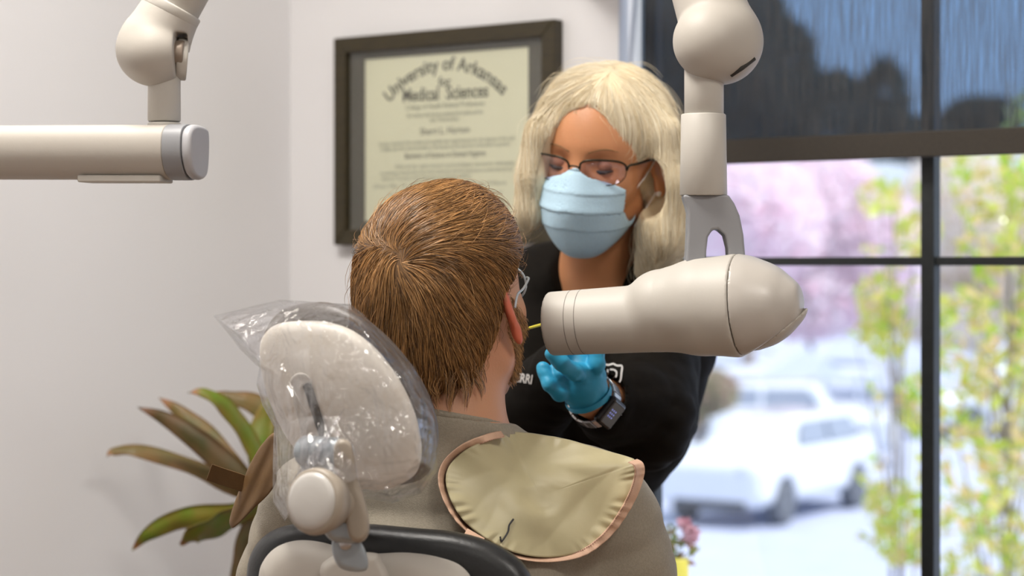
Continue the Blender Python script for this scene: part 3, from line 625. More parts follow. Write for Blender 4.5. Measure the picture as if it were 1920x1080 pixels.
for x in (-1, 1):
    c = np.array([-.22+.08*x, 3.0, .21]); sdf_obj('shoe', lambda p: smin(s_ell(p, c+[0, .06, -.03], (.045, .11, .035)), s_ell(p, c, (.042, .05, .055)), .03), c-[.07, .1, .09], c+[.07, .2, .09], .007, shoe_m, mn)
# hair
hair_m = hairmat('brown_hair', (.085, .040, .012), (.58, .31, .115), .36)
whorl = None
def hair_cap(p):
    q = HM.inv(p); d = s_ell(q, (0, -.014, .041), (.082, .101, .092)); d = smin(d, s_ell(q, (0, -.060, -.010), (.066, .048, .075)), .03)
    d = smin(d, s_ell(q, (.0, .028, .066), (.068, .064, .062)), .03)
    front = q[:, 1]-.050-.55*np.clip(q[:, 2]-.03, 0, .1); side = (q[:, 1]-.004)+np.clip(.035-q[:, 2], -.06, .02)*1.6
    d = smax(d, np.where(np.abs(q[:, 0]) > .055, side, front)*.6-np.clip(q[:, 2]-.045, 0, 1)*.8, .006)
    low = -.078-.25*np.clip(q[:, 1]+.05, 0, .1)*-1-q[:, 2]; low = low+np.clip(q[:, 1]+.045, 0, .1)*1.1
    m = np.stack([np.abs(q[:, 0]), q[:, 1], q[:, 2]], 1); d = smax(d, low, .008); return smax(d, -s_ell(m, (.088, -.004, -.010), (.022, .026, .040)), .004)
def hair_cap_n(p): return hair_cap(p)+.0012*waves(p, (60, 60, 40), 51, 4, True)
wD = hit(hair_cap, 752, 492, 2.0)[0]; whorl = P(752, 492, wD); rt, fw, up_ = HM.R.T
def flow_m(p, n):
    s = p-whorl; dist = np.linalg.norm(s, axis=1)[:, None]; rad_ = s/(dist+1e-6); sw = np.cross(n, rad_)
    top = np.clip((p[:, 2:3]-whorl[2]+.012)/.035, 0, 1)
    side = np.clip((s@rt)[:, None]/.08, -1, 1)
    o = rad_*.9+sw*(1.3*np.exp(-dist/.026))+top*(fw*.55+rt*.9*np.clip(1.2-dist/.14, .15, 1)+up_*.05)+(1-top)*(np.array([0, 0, -1.])*1.1+fw*.45*np.clip(side, 0, 1)-rt*0)
    return o+.30*np.stack([waves(p, (55, 55, 55), 61, 4), waves(p, (55, 55, 55), 62, 4), waves(p, (55, 55, 55), 63, 4)], 1)
lo, hi = HM.o-[.13, .14, .14], HM.o+[.13, .14, .15]
vb, qb = surface(hair_cap_n, lo, hi, .0026); vb = relax(vb, qb, 1)
def keepm(v): return hair_cap(v) > -1
sd = seeds_on(hair_cap, lo, hi, .004, lambda v: (HM.inv(v)[:, 2] > -.076), 22000)
zq = HM.inv(sd)[:, 2]; ln = np.interp(zq, [-.08, -.02, .06, .12], [.016, .026, .042, .048])
vh, qh, rh = strands(hair_cap_n, sd, flow_m, ln, 8, .00040, h0=.0, lift=.0042, jit=.14, seed=8)
vx, qx, rx = strands(hair_cap_n, sd[:900], flow_m, ln[:900]*.9, 8, .00024, h0=.001, lift=.010, jit=.45, seed=9)
# the longer curls at the nape
sn = sd[(HM.inv(sd)[:, 2] < -.045) & (HM.inv(sd)[:, 1] < .0)][:900]
g = np.random.default_rng(4); n = len(sn); t = np.linspace(0, 1, 8)[None, :, None]; wl2 = g.uniform(.010, .034, (n, 1, 1)); cx_ = np.round((sn[:, 0]/.016))[:, None, None]*.016+.003
dn = np.concatenate([(cx_-sn[:, None, :1])*t*.6+.002*np.sin(t*5+cx_*300), -.002+0*t*sn[:, None, :1]-.004*t, -wl2*t], 2)
vn, qn, rn = tubes(sn[:, None, :]+dn, .0004, g)
V_, Q_ = join([(vb, qb), (vh, qh), (vx, qx), (vn, qn)])
link('hair', V_, Q_, hair_m, mn, {'rnd': np.concatenate([np.full(len(vb), .1), rh, rx, rn])})
# short beard on the jaw
def jaw(v): q = HM.inv(v); return (q[:, 0] > .0) & (q[:, 2] < .02) & (q[:, 2] > -.085) & (q[:, 1] > .010) & (q[:, 2] < .02-q[:, 1]*.9)
sb = seeds_on(body_m, HM.o-[.12, .12, .14], HM.o+[.12, .14, .05], .003, jaw, 3600)
gb = grad(body_m, sb); tt = np.linspace(0, 1, 4)[None, :, None]; pb = sb[:, None]+gb[:, None]*.003*tt+np.array([0, 0, -.004])*tt**2
vv, qq, rr_ = tubes(pb, .00032, g); link('beard', vv, qq, hair_m, mn, {'rnd': rr_})
# his glasses: only a temple and the edge of a lens can be seen
gg = empty('glasses', HM.out((.07, .07, .01))[0], 'thin pale glasses worn by the seated patient', 'glasses')
pm_ = mat('clear_frame', (.45, .52, .58), .2, noise=(60, .05))
for sg in (1, -1):
    q = spline(np.array([(sg*.054, .097, .014), (sg*.068, .07, .016), (sg*.083, .02, .014), (sg*.087, -.005, .012), (sg*.087, -.016, .0)]), 20); MB().tube(HM.out(q), .0013, 8).build('temple', pm_, gg, smooth=True)
    a = np.linspace(0, 2*np.pi, 33); q = np.stack([sg*.030+.024*np.cos(a), .104-4*(sg*.030+.024*np.cos(a))**2+.003*np.sin(a), .008+.019*np.sin(a)], 1); MB().tube(HM.out(q), .0013, 8, cap=False).build('rim', pm_, gg, smooth=True)
q = np.array([(-.008, .104, .012), (0, .107, .014), (.008, .104, .012)]); MB().tube(HM.out(spline(q, 8)), .0012, 8).build('bridge', pm_, gg, smooth=True)
# ------------------------------------------------------------------ dental chair
vinyl = mat('black_vinyl', (.012, .013, .014), .38, noise=(70, .3), bump=(300, .15)); vinyl_b = mat('brown_vinyl', (.085, .065, .05), .4, noise=(40, .2), bump=(240, .15))
steel_b = mat('bluish_metal', (.34, .38, .41), .32, metal=.55, noise=(90, .06)); beige = mat('beige_plastic', (.33, .285, .23), .42, bump=(400, .04)); beige_l = mat('pale_knob_plastic', (.50, .485, .46), .35, bump=(300, .03))
dc = empty('dental_chair', [-.15, 2.42, 0], 'dental chair with a cream-shelled back and headrest holding the seated patient', 'dental chair')
def slab(name, poly, depth, thick, mt, par, crown=.0, rim=.012, n=64, rings=14, back_crown=None, hole=None, wave=None):
    """a solid pad: closed outline (pixels), depth(px, py) of its front, a crown towards the viewer and rounded rim"""
    o = closed(np.asarray(poly, float), n); c = o.mean(0); V = []; F = []
    def ringp(t, side):
        q = c+(o-c)*t; D = depth(q[:, 0], q[:, 1])
        e = np.clip((1-t)*np.linalg.norm(o-c, axis=1)/FPX*2.1/rim, 0, 1); edge = 1-np.sqrt(1-(1-e)**2)
        bc = crown if back_crown is None else back_crown
        D = D+(thick*.5*edge-crown*(1-t*t) if side == 0 else thick-thick*.5*edge+bc*(1-t*t)*(-1 if back_crown is None else 1))
        if wave is not None and side == 0: D = D+wave(q)*(1-t**6)
        return np.stack([(q[:, 0]-960)/FPX*D, D, CZ+(HOR-q[:, 1])/FPX*D], 1)
    ts_ = np.concatenate([np.linspace(.04, .88, rings), 1-np.array([.08, .05, .03, .015, .005, 0])])
    for side in (0, 1):
        b = len(V)*n
        for t in ts_: V.append(ringp(t, side))
    R_ = len(ts_); idx = lambda s_, i, j: s_*R_*n+i*n+j % n
    for s_ in (0, 1):
        for i in range(R_-1):
            for j in range(n):
                q = (idx(s_, i, j), idx(s_, i, j+1), idx(s_, i+1, j+1), idx(s_, i+1, j)); F.append(q if s_ else q[::-1])
        F.append(tuple(idx(s_, 0, j) for j in range(n)))
    for j in range(n): F.append((idx(0, R_-1, j), idx(0, R_-1, j+1), idx(1, R_-1, j+1), idx(1, R_-1, j)))
    return MB().add(np.vstack(V), F).build(name, mt, par, smooth=True)
hd = lambda x, y: 2.055-.00030*(x-640)+.00010*(y-760)
shell_o = [(487, 655), (497, 625), (522, 607), (560, 602), (605, 603), (652, 615), (696, 645), (735, 690), (765, 742), (784, 795), (791, 845), (782, 884), (755, 906), (712, 919), (655, 912), (600, 888), (548, 835), (516, 780), (494, 715)]
hs = slab('headrest_shell', shell_o, hd, .022, mat('headrest_plastic', (.66, .62, .55), .5, bump=(400, .03)), dc, crown=.020, rim=.012)
cush_o = [(493, 660), (498, 620), (525, 584), (575, 568), (630, 570), (690, 600), (745, 650), (792, 715), (818, 780), (822, 838), (808, 880), (775, 905), (700, 910), (620, 890), (560, 830), (520, 770)]
slab('headrest_cushion', cush_o, lambda x, y: hd(x, y)+.020, .045, vinyl_b, dc, crown=.0, rim=.02, back_crown=-.012)
def plate(name, poly, D, thick, mt, par, n=60, rim=.003, crown=0): return slab(name, poly, (lambda x, y: D+0*x) if np.isscalar(D) else D, thick, mt, par, crown=crown, rim=rim, n=n, rings=4, back_crown=0)
def stadium(x0, y0, x1, y1, r, k=10):
    a = math.atan2(y1-y0, x1-x0); P_ = []
    for c, s in (((x1, y1), -math.pi/2), ((x0, y0), math.pi/2)):
        for i in range(k): t = a+s+math.pi*i/(k-1); P_.append((c[0]+r*math.cos(t), c[1]+r*math.sin(t)))
    return P_
plate('slide_recess', stadium(564, 720, 592, 835, 21), lambda x, y: hd(x, y)-.0178, .004, M['plastic'], dc)
plate('slide_slot', stadium(577, 726, 606, 815, 8.5), lambda x, y: hd(x, y)-.0200, .004, M['gap'], dc)
# hinge, arm, knob, bracket
def cyl(name, a, b, r, mt, par, ch=.002, seg=40):
    a, b = np.asarray(a), np.asarray(b); L = np.linalg.norm(b-a); return MB().lathe([(0, r-ch), (ch*.3, r-ch*.3), (ch, r), (L-ch, r), (L-ch*.3, r-ch*.3), (L, r-ch)], a, b-a, seg).build(name, mt, par, smooth=True)
cyl('hinge_barrel', P(572, 846, 2.0), P(600, 848, 1.985), .0148, steel_b, dc); cyl('hinge_ring', P(598, 848, 1.986), P(616, 849, 1.978), .0144, steel_b, dc); cyl('hinge_barrel', P(614, 849, 1.979), P(645, 851, 1.965), .0148, steel_b, dc)
plate('hinge_plate', [(562, 850), (575, 846), (640, 850), (650, 900), (630, 925), (585, 900), (565, 880)], 2.0, .012, steel_b, dc, rim=.004)
plate('hinge_slot', [(582, 865), (598, 865), (598, 873), (582, 873)], 1.9885, .012, M['gap'], dc, rim=.001)
plate('lock_arm', [(622, 838), (636, 822), (655, 826), (664, 850), (672, 895), (686, 945), (693, 985), (688, 1008), (672, 1018), (656, 1008), (648, 975), (636, 915), (624, 870)], 1.955, .022, beige, dc, n=90, rim=.006)
kc = P(592, 940, 1.935); kn = unit([-.62, -1, .16])
MB().lathe([(-.018, .026), (-.004, .0300), (0, .0305), (.004, .0295), (.006, .0275)], kc, kn, 64).build('knob', beige, dc, smooth=True)
MB().lathe([(.003, .0262), (.0075, .0256), (.0095, .021), (.0105, .012), (.011, .001)], kc, kn, 64).build('knob_cap', beige_l, dc, smooth=True)
cyl('knob_shaft', kc-kn*.045, kc-kn*.016, .018, beige, dc)
plate('bracket_block', [(600, 985), (615, 975), (668, 970), (672, 1014), (655, 1020), (622, 1014)], 1.968, .020, steel_b, dc, rim=.003)
plate('bracket_tongue', [(624, 1012), (676, 1016), (688, 1068), (636, 1064)], 1.975, .018, steel_b, dc, rim=.002)
MB().lathe([(0, .006), (.002, .006), (.003, .004)], P(648, 1019, 1.9755), (0, -1, 0), 24).build('bracket_screw', steel, dc, smooth=True)
# the back: vinyl pad and cream shell, running down to the seat
back_o = [(462, 1085), (468, 1045), (490, 1010), (530, 987), (600, 978), (690, 982), (780, 990), (860, 998), (930, 1020), (985, 1060), (1005, 1120), (1010, 1250), (1010, 1400), (1008, 1550), (990, 1700), (900, 1780), (740, 1790), (580, 1780), (480, 1700), (458, 1550), (456, 1400), (457, 1250), (459, 1150)]
slab('back_cushion', back_o, lambda x, y: 2.115-.00012*(x-700)+0*y, .055, vinyl, dc, rim=.022, n=110, crown=0, back_crown=-.0)
sh_o = [(484, 1090), (492, 1055), (518, 1026), (560, 1013), (610, 1018), (655, 1034), (700, 1038), (760, 1036), (820, 1044), (868, 1064), (890, 1110), (898, 1250), (900, 1400), (895, 1550), (880, 1640), (820, 1700), (700, 1710), (580, 1700), (500, 1640), (480, 1550), (478, 1400), (480, 1250), (482, 1150)]
slab('back_shell', sh_o, lambda x, y: 2.075-.00012*(x-700)+0*y, .055, M['plastic'], dc, rim=.02, n=110, crown=.012, back_crown=0)
slab('shell_step', [(602, 1110), (600, 1068), (612, 1050), (640, 1038), (700, 1036), (715, 1050), (735, 1110), (735, 1300), (602, 1300)], lambda x, y: 2.052+0*x, .03, M['plastic'], dc, rim=.008, n=70, crown=.002, back_crown=0)
sdf_obj('seat', lambda p: smin(s_box(p, (-.11, 2.56, .46), (.22, .30, .045), .04), s_box(p, (-.21, 2.88, .40), (.14, .18, .035), .03), .04), (-.42, 2.18, .35), (.22, 3.26, .56), .008, vinyl, dc)
sdf_obj('foot_rest', lambda p: s_box(p, (-.22, 3.02, .14), (.14, .12, .025), .02), (-.44, 2.92, .09), (.0, 3.25, .2), .006, vinyl, dc)
MB().lathe([(0, .24), (.015, .25), (.03, .24), (.035, .10), (.36, .09), (.42, .12)], [-.07, 2.55, 0], (0, 0, 1), 48).build('pedestal', M['plastic'], dc, smooth=True)
MB().box((-.28, 2.92, .13), (-.15, 2.98, .40)).build('foot_rest_bracket', M['plastic'], dc, bevel=.01)
MB().box((-.16, 2.19, .42), (.0, 2.26, .62)).build('back_bracket', M['plastic'], dc, bevel=.01)
# ------------------------------------------------------------------ clear bag over the headrest
bag_m = thin('clear_film', (.97, .97, .98), lo=.05, hi=.55, grough=.05, diff=.035, dcol=(.92, .94, .98))
bt = bag_m.node_tree
_n = bt.nodes.new('ShaderNodeTexNoise'); _n.inputs['Scale'].default_value = 22; _n.inputs['Detail'].default_value = 5; _n.inputs['Distortion'].default_value = 1.6
_tc = bt.nodes.new('ShaderNodeTexCoord'); bt.links.new(_tc.outputs['Object'], _n.inputs['Vector']); _b = bt.nodes.new('ShaderNodeBump'); _b.inputs['Strength'].default_value = .9; _b.inputs['Distance'].default_value = .012
bt.links.new(_n.outputs['Fac'], _b.inputs['Height'])
for nd in bt.nodes:
    if nd.type in ('BSDF_GLOSSY', 'LAYER_WEIGHT'): bt.links.new(_b.outputs[0], nd.inputs['Normal'])
bo = np.array([(400, 592), (462, 577), (524, 562), (560, 564), (610, 568), (655, 570), (680, 588), (715, 625), (752, 665), (778, 688), (792, 720), (806, 745), (818, 790), (823, 835), (818, 885), (790, 925), (735, 945), (690, 935), (640, 948), (590, 955), (545, 905), (534, 978), (512, 942), (511, 880), (514, 800), (492, 760), (481, 720), (486, 690), (450, 655), (425, 622)], float)
def bag_sheet(side, n=300, m=100):
    k = len(bo); t = np.linspace(0, k, n, endpoint=False); i = t.astype(int); u = (t-i)[:, None]; o = bo[i]*(1-u)+bo[(i+1) % k]*u; c = np.array([650., 760.]); V = []
    for r_ in np.linspace(.02, 1, m):
        q = c+(o-c)*r_; body = np.clip((1-r_)/.22, 0, 1)**.6
        base = 2.075-.00030*(q[:, 0]-640)
        if side == 0: D = base-body*(.085+.035*np.clip((q[:, 1]-780)/120, 0, 1)*np.exp(-((q[:, 0]-620)/70)**2)+.02*np.exp(-((q[:, 0]-600)/60)**2))
        else: D = base+body*.062
        pt = np.stack([(q[:, 0]-960)/FPX*D, D, CZ+(HOR-q[:, 1])/FPX*D], 1)
        wv = .0060*waves(pt, (42, 42, 30), 71+side, 5, True)+.0042*waves(pt, (110, 110, 70), 73+side, 4, True)+.0016*waves(pt, (300, 300, 240), 75+side, 4, True)
        pt[:, 1] += wv*np.clip((1-r_)*8, 0, 1); V.append(pt)
    return np.stack(V)
Bf, Bb = bag_sheet(0), bag_sheet(1); m_, n_ = Bf.shape[:2]; Bb[-1] = Bf[-1]
V_ = np.vstack([Bf.reshape(-1, 3), Bb.reshape(-1, 3)]); Q_ = []
for s_ in (0, 1):
    i, j = np.meshgrid(np.arange(m_-1), np.arange(n_), indexing='ij'); a0 = s_*m_*n_+i*n_+j; a1 = s_*m_*n_+i*n_+(j+1) % n_; q = np.stack([a0, a1, a1+n_, a0+n_], -1).reshape(-1, 4); Q_.append(q if s_ else q[:, ::-1])
bagob = link('plastic_cover', V_, np.vstack(Q_), bag_m, None); tag(bagob, 'crinkled clear plastic bag pulled over the chair\'s headrest', 'plastic bag')
# ------------------------------------------------------------------ lead apron over both shoulders
ap_y = mat('apron_lining', (.47, .42, .25), .42, noise=(30, .05), bump=(60, .12), sheen=.1); ap_p = mat('apron_binding', (.62, .40, .28), .7, noise=(120, .08), bump=(500, .2)); ap_b = mat('apron_outer', (.155, .085, .03), .6, noise=(60, .12), bump=(90, .3))
ink = mat('ink', (.02, .02, .025), .6, noise=(100, .2))
ap = empty('lead_apron', P(1010, 930, 2.22), 'tan protective apron with pink binding draped over the patient\'s shoulders', 'apron')
flap_o = np.array([(944, 808), (1000, 812), (1062, 822), (1125, 840), (1192, 860), (1208, 874), (1204, 905), (1185, 950), (1150, 1002), (1105, 1038), (1060, 1052), (1010, 1054), (960, 1044), (910, 1020), (868, 990), (838, 950), (822, 905), (828, 870), (860, 838), (900, 818)], float)
def dshirt(x, y):
    D = hit(shirt_core, x, y, 2.0, 2.6); k = np.isnan(D)
    return np.where(k, 2.315, D)
def dflap(x, y):
    D = dshirt(x, np.maximum(y, 800)); base = 2.245+.00006*np.abs(x-1000)+.00045*np.maximum(0, 870-y); return np.minimum(D-.012, base-.00012*(y-860))
def flap_sheet(t0, t1, n, m, off, thick, amp, tm=1):
    o = closed(flap_o, n); c = np.array([1015., 930.]); V = []
    for t in np.linspace(t0, t1, m):
        q = c+(o-c)*(t*np.broadcast_to(tm, n))[:, None]; x, y = q[:, 0], q[:, 1]; V.append(np.stack([x, y], 1))
    V = np.stack(V); fl = V.reshape(-1, 2); D = dflap(fl[:, 0], fl[:, 1]).reshape(V.shape[:2])
    Ds = D.copy()
    Ds[0] = Ds[0].mean(); Ds[1] = Ds[1].mean()
    for _ in range(10): Ds = (Ds+np.roll(Ds, 1, 1)+np.roll(Ds, -1, 1))/3; Ds[1:-1] = (Ds[1:-1]+Ds[:-2]+Ds[2:])/3
    if t0 < .1:
        mu = Ds[7].mean(); X_ = V[..., 0]-1015; Y_ = V[..., 1]-930; A_l = np.stack([X_[7], Y_[7], np.ones(n)], 1); cf = np.linalg.lstsq(A_l, Ds[7], rcond=None)[0]; pl_ = X_*cf[0]+Y_*cf[1]+cf[2]; wt_ = np.clip((7-np.arange(m))/7., 0, 1)[:, None]**.5; Ds = Ds*(1-wt_)+pl_*wt_
    D = Ds-off
    ptsx = (V[..., 0]-960)/FPX*D; pz = CZ+(HOR-V[..., 1])/FPX*D; p3 = np.stack([ptsx, D, pz], -1).reshape(-1, 3)
    edge = np.repeat(np.linspace(t0, t1, m), n)
    wv = amp*(1.0*waves(p3@rot((0, 1, 0), 35).T, (70, 30, 14), 81, 4)*np.clip(edge*2, 0, 1)+.5*np.clip(edge*3, 0, 1)*waves(p3@rot((0, 1, 0), -40).T, (60, 30, 12), 82, 3, True))
    ang = np.tile(np.arange(n), m)/n*2*np.pi; puck = amp*.28*np.sin(ang*38+3*np.sin(ang*5)+2*np.sin(ang*11))*np.clip((edge-.80)/.12, 0, 1)*(.5+.5*np.sin(ang*3+1))
    p3[:, 1] += (wv+puck)*np.clip(edge*4, 0, 1); return p3.reshape(m, n, 3)
def solid(name, G, thick, mt, par, wrap=True):
    m, n = G.shape[:2]; nj = n if wrap else n-1; B = G+np.array([0, thick, 0]); V = np.vstack([G.reshape(-1, 3), B.reshape(-1, 3)]); F = []; N_ = m*n
    for i in range(m-1):
        for j in range(nj):
            a, b = i*n+j, i*n+(j+1) % n; F.append((a, a+n, b+n, b)); F.append((a+N_, b+N_, b+n+N_, a+n+N_))
    for i, fl in (((m-1, 1),) if wrap else ((0, 0), (m-1, 1))):
        for j in range(nj): a, b = i*n+j, i*n+(j+1) % n; F.append((a, b, b+N_, a+N_))
    if wrap: F += [tuple(range(n)), tuple(range(N_, N_+n))]
    if not wrap:
        for j in (0, n-1):
            for i in range(m-1): a = i*n+j; F.append((a, a+n, a+n+N_, a+N_))
    return MB().add(V, F).build(name, mt, par, smooth=True)
TM = np.interp(np.arange(220), [0, 2, 44, 48, 216, 219], [.97, 1, 1, .94, .94, .95])
flap = solid('shoulder_flap', flap_sheet(.008, .985, 220, 34, .004, .006, .0058, TM), .006, ap_y, ap)
BG = flap_sheet(.905, 1.0, 220, 7, .0070, .010, .0058)[:, 45:]; solid('binding', BG, .010, ap_p, ap, wrap=False)
FG = flap_sheet(.008, .985, 220, 34, .004, .006, .0058).reshape(-1, 3); FX, FY = px_of(FG)
def onflap(x, y): k = np.argmin((FX-x)**2+(FY-y)**2); return FG[k]-[0, .0012, 0]
# stitches of the binding
mb = MB(); row = BG[1]-[0, .0006, 0]; row = row*.6+BG[0]*.4-[0, .0004, 0]
for i in range(0, len(row)-1): mb.tube(np.array([row[i], row[i]+(row[i+1]-row[i])*.55]), .0006, 5)
mb.build('stitching', mat('stitch', (.45, .27, .2), .8, noise=(200, .1)), ap)
def strip(name, pts, wpx, D, thick, mt, par, curl=0):
    p = np.asarray(pts, float); t = np.gradient(p, axis=0); t /= np.linalg.norm(t, axis=1)[:, None]; nn = np.stack([-t[:, 1], t[:, 0]], 1)*wpx/2; D = np.broadcast_to(D, len(p)); V = []
    for k, dd in ((1, 0), (-1, 0), (-1, thick), (1, thick)):
        q = p+nn*k; V.append(np.stack([(q[:, 0]-960)/FPX*(D+dd), D+dd, CZ+(HOR-q[:, 1])/FPX*(D+dd)], 1))
    V = np.stack(V, 1).reshape(-1, 3); n = len(p); F = [(i*4+j, i*4+(j+1) % 4, i*4+4+(j+1) % 4, i*4+4+j) for i in range(n-1) for j in range(4)]+[(0, 1, 2, 3), (4*n-1, 4*n-2, 4*n-3, 4*n-4)]
    return MB().add(V, F).build(name, mt, par, bevel=.0008)
strip('fastening_tab', spline([(893, 1000), (880, 1022), (862, 1045), (848, 1064)], 12), 38, np.linspace(2.175, 2.125, 12), .005, ap_p, ap)
for pts in ([(963, 973), (955, 984), (953, 996), (946, 1008), (941, 1015)], [(938, 1006), (939, 1012), (941, 1016)]):
    q = spline(pts, 12); D = np.array([onflap(a_, b_)[1] for a_, b_ in q]); MB().tube(np.stack([(q[:, 0]-960)/FPX*D, D, CZ+(HOR-q[:, 1])/FPX*D], 1), .0009, 6).build('pen_mark', ink, ap)
# the front panel on the chest, joining both flaps
def bib(p):
    d = np.abs(shirt_core(p)-.012)-.003; d = np.maximum(d, 2.335-p[:, 1]+.35*np.clip(p[:, 2]-1.09, -.02, .1)); return np.maximum(np.maximum(d, .70-p[:, 2]), np.maximum(np.abs(p[:, 0]+.055)-.20, .064-np.linalg.norm((p-nbm)[:, :2], axis=1)))
sdf_obj('chest_panel', lambda p: np.maximum(bib(p), p[:, 2]-1.03), (-.3, 2.28, .68), (.2, 2.62, 1.2), .004, ap_b, ap)
lf = [(515, 812), (492, 832), (470, 868), (452, 910), (437, 950), (430, 978), (436, 990), (452, 978), (480, 950), (505, 925), (518, 900), (520, 850)]
slab('shoulder_flap', lf, lambda x, y: 2.27-.0007*(x-470), .010, ap_b, ap, rim=.004, n=70, rings=8, wave=lambda q: .0015*np.sin(q[:, 0]*.22+q[:, 1]*.1))
strip('fastening_tab', spline([(392, 885), (412, 892), (440, 901), (466, 910)], 10), 32, np.linspace(2.26, 2.285, 10), .005, ap_b, ap)
# ------------------------------------------------------------------ x-ray tube head on its arm
xr = empty('dental_xray', P(1100, -380, 3.30), 'cream dental x-ray tube head hanging from a jointed arm by the window', 'x-ray machine')
XA, XB = P(1033, 608, 2.385), P(1508, 576, 2.285); xd = unit(XB-XA)
def X(px, py):                                     # point on the vertical plane through the tube axis
    D = XA[1]+(XB[1]-XA[1])*(px-1033)/(1508-1033); return P(px, py, D)
def tube_raw(p):
    d = s_cone(p, X(1000, 609), X(1300, 592), .0350, .0380)
    d = smin(d, s_chain(p, [X(1243, 580), X(1315, 575), X(1385, 573), X(1414, 573), X(1450, 572), X(1492, 571)], [.0440, .0530, .0550, .0490, .0350, .0150], .003), .005)
    d = smax(d, -((p-XA)@xd), .002)                # flat mouth
    e = (p-X(1504, 576))@xd; return smax(d, e, .004)
def seam(p, off): r = p-X(1388, 573); return r@xd-off+0*r[:, 0]
def groove(p, d, s, w_=.0006, dep=.0012): return smax(d, np.minimum(d+dep, w_-np.abs(s)), .0003)
cut_lo = lambda p: -(p-X(1440, 668))@unit([-.62, 0, -.78])
def housing(p):
    d = np.maximum(tube_raw(p), seam(p, -.0004)); a = (p-XA)@xd
    return smax(d, -(s_cone(p, XA-xd*.01, XA+xd*.16, .0300, .0300)), .001)
lo = np.minimum(XA, XB)-.08; hi = np.maximum(XA, XB)+.08
sdf_obj('tube_housing', housing, lo, hi, .0016, M['plastic_w'], xr)
def rear(p):
    d = np.maximum(tube_raw(p), -seam(p, .0004)); q = (p-X(1478, 602)); sl_ = q@unit([.35, 0, -1.]); bx = np.maximum(-sl_, 0)
    lower = (p-X(1447, 630))@unit([.62, 0, -.78]); d = smax(d, np.minimum(lower, 1), .003)
    return d
sdf_obj('rear_cap', rear, lo, hi, .0016, mat('rear_cap_plastic', (.48, .45, .41), .35, bump=(500, .03)), xr)
def low_cap(p):
    d = s_chain(p, [X(1385, 573), X(1420, 574), X(1452, 573), X(1482, 574)], [.0535, .0455, .0320, .018], .008); d = np.maximum(d, -seam(p, .003)); return smax(d, -((p-X(1447, 627))@unit([.62, 0, -.78])), .001)
sdf_obj('lower_cover', low_cap, lo, hi, .0018, M['plastic_w'], xr)
for s0 in (.027, .039):
    aa = np.linspace(0, 2*np.pi, 73)[:-1]; bu = unit(np.cross(xd, [0, 0, 1.])); bv = np.cross(bu, xd); h_ = (XA-X(1000, 609))@xd+s0; cc = X(1000, 609)+unit(X(1300, 592)-X(1000, 609))*h_; rr0 = .0350+.0030*h_/np.linalg.norm(X(1300, 592)-X(1000, 609)); V = []
    for q_ in (-.0004, .0004):
        for k_ in (-.0006, .0001): V.append(cc+xd*q_+(rr0+k_)*(np.cos(aa)[:, None]*bu+np.sin(aa)[:, None]*bv))
    n = 72; MB().add(np.vstack(V), [(i*n+j, i*n+(j+1) % n, k*n+(j+1) % n, k*n+j) for i, k in ((0, 1), (1, 3), (3, 2), (2, 0)) for j in range(n)]).build('seam', mat('seam_shadow', (.2, .18, .16), .7, noise=(90, .1)), xr)
def quad_marks(): pass
# fork, sleeve, tube, ball joint
DX = 2.33
fork = np.array([(1278, 366), (1363, 366), (1374, 382), (1384, 405), (1391, 440), (1396, 500), (1364, 500), (1362, 465), (1356, 442), (1343, 430), (1333, 432), (1325, 445), (1322, 470), (1321, 500), (1284, 500), (1287, 440), (1288, 400), (1284, 385)], float)
fm = (fork-[960, HOR])/FPX*DX
MB().prism(fm*[1, -1], [0, DX-.018, CZ], (1, 0, 0), (0, 0, 1), (0, 1, 0), .036).build('fork', M['plastic_g'], xr, bevel=.004)
def vcyl(name, x, y0, y1, r0, r1, mt, par, D, ch=.0012): a, b = P(x, y1, D), P(x, y0, D); L = np.linalg.norm(b-a); return MB().lathe([(0, r1-ch), (ch, r1), (L-ch, r0), (L, r0-ch)], a, b-a, 64).build(name, mt, par, smooth=True)
vcyl('sleeve', 1319, 214, 367, .0243, .0257, M['plastic_w'], xr, DX); vcyl('arm_tube', 1320, 95, 218, .0213, .0213, M['plastic_w'], xr, DX)
b0 = P(1350, 78, DX); e0 = P(1225, -330, 2.42)
def ball(p):
    d = s_sph(p, b0, .0470); d = smin(d, s_cone(p, b0+[.0, 0, .008], b0+(e0-b0)*.45, .041, .034), .006)
    d = smin(d, s_sph(p, b0+[-.010, -.012, -.001], .042), .004)
    sl_ = s_box(p, b0+[.028, -.028, -.038], (.020, .004, .0035), .003, np.stack([unit([.82, .35, .55]), unit([-.35, .9, 0]), unit(np.cross([.82, .35, .55], [-.35, .9, 0]))], 1)); return smax(d, -sl_, .001)
js_ = b0+np.array([.0245, -.0275, -.0305]); MB().tube([js_+np.array([-.015, .004, -.008]), js_+np.array([-.004, -.002, -.001]), js_+np.array([.010, .004, .010])], .0026, 8).build('joint_slot_shade', M['gap'], xr, smooth=True)  # dark rod laid in the ball's slot to stand for its inner shade
sdf_obj('elbow_joint', ball, b0-[.09, .07, .06], b0+[.07, .09, .16], .0018, M['plastic'], xr)
MB().tube([b0+(e0-b0)*.42, e0], [.0335, .0335], 48).build('upper_arm', M['plastic_w'], xr, smooth=True)
e1 = np.array([-.02, 0, 0]); wx = W(e0); 
MB().lathe([(-.045, .030), (-.04, .036), (.04, .036), (.045, .030)], e0, (0, 0, 1), 40).build('shoulder_joint', M['plastic'], xr, smooth=True)
wp_ = R3.T @ np.array([-2.02, YB-.02, e0[2]]); 
MB().tube([e0, wp_], [.026, .026], 32).build('wall_arm', M['plastic_w'], xr, smooth=True)
MB().box((-2.10, YB-.03, e0[2]-.02), (-1.97, YB-.0005, e0[2]+.10)).build('wall_plate', M['plastic_w'], xr, 'W', bevel=.006)
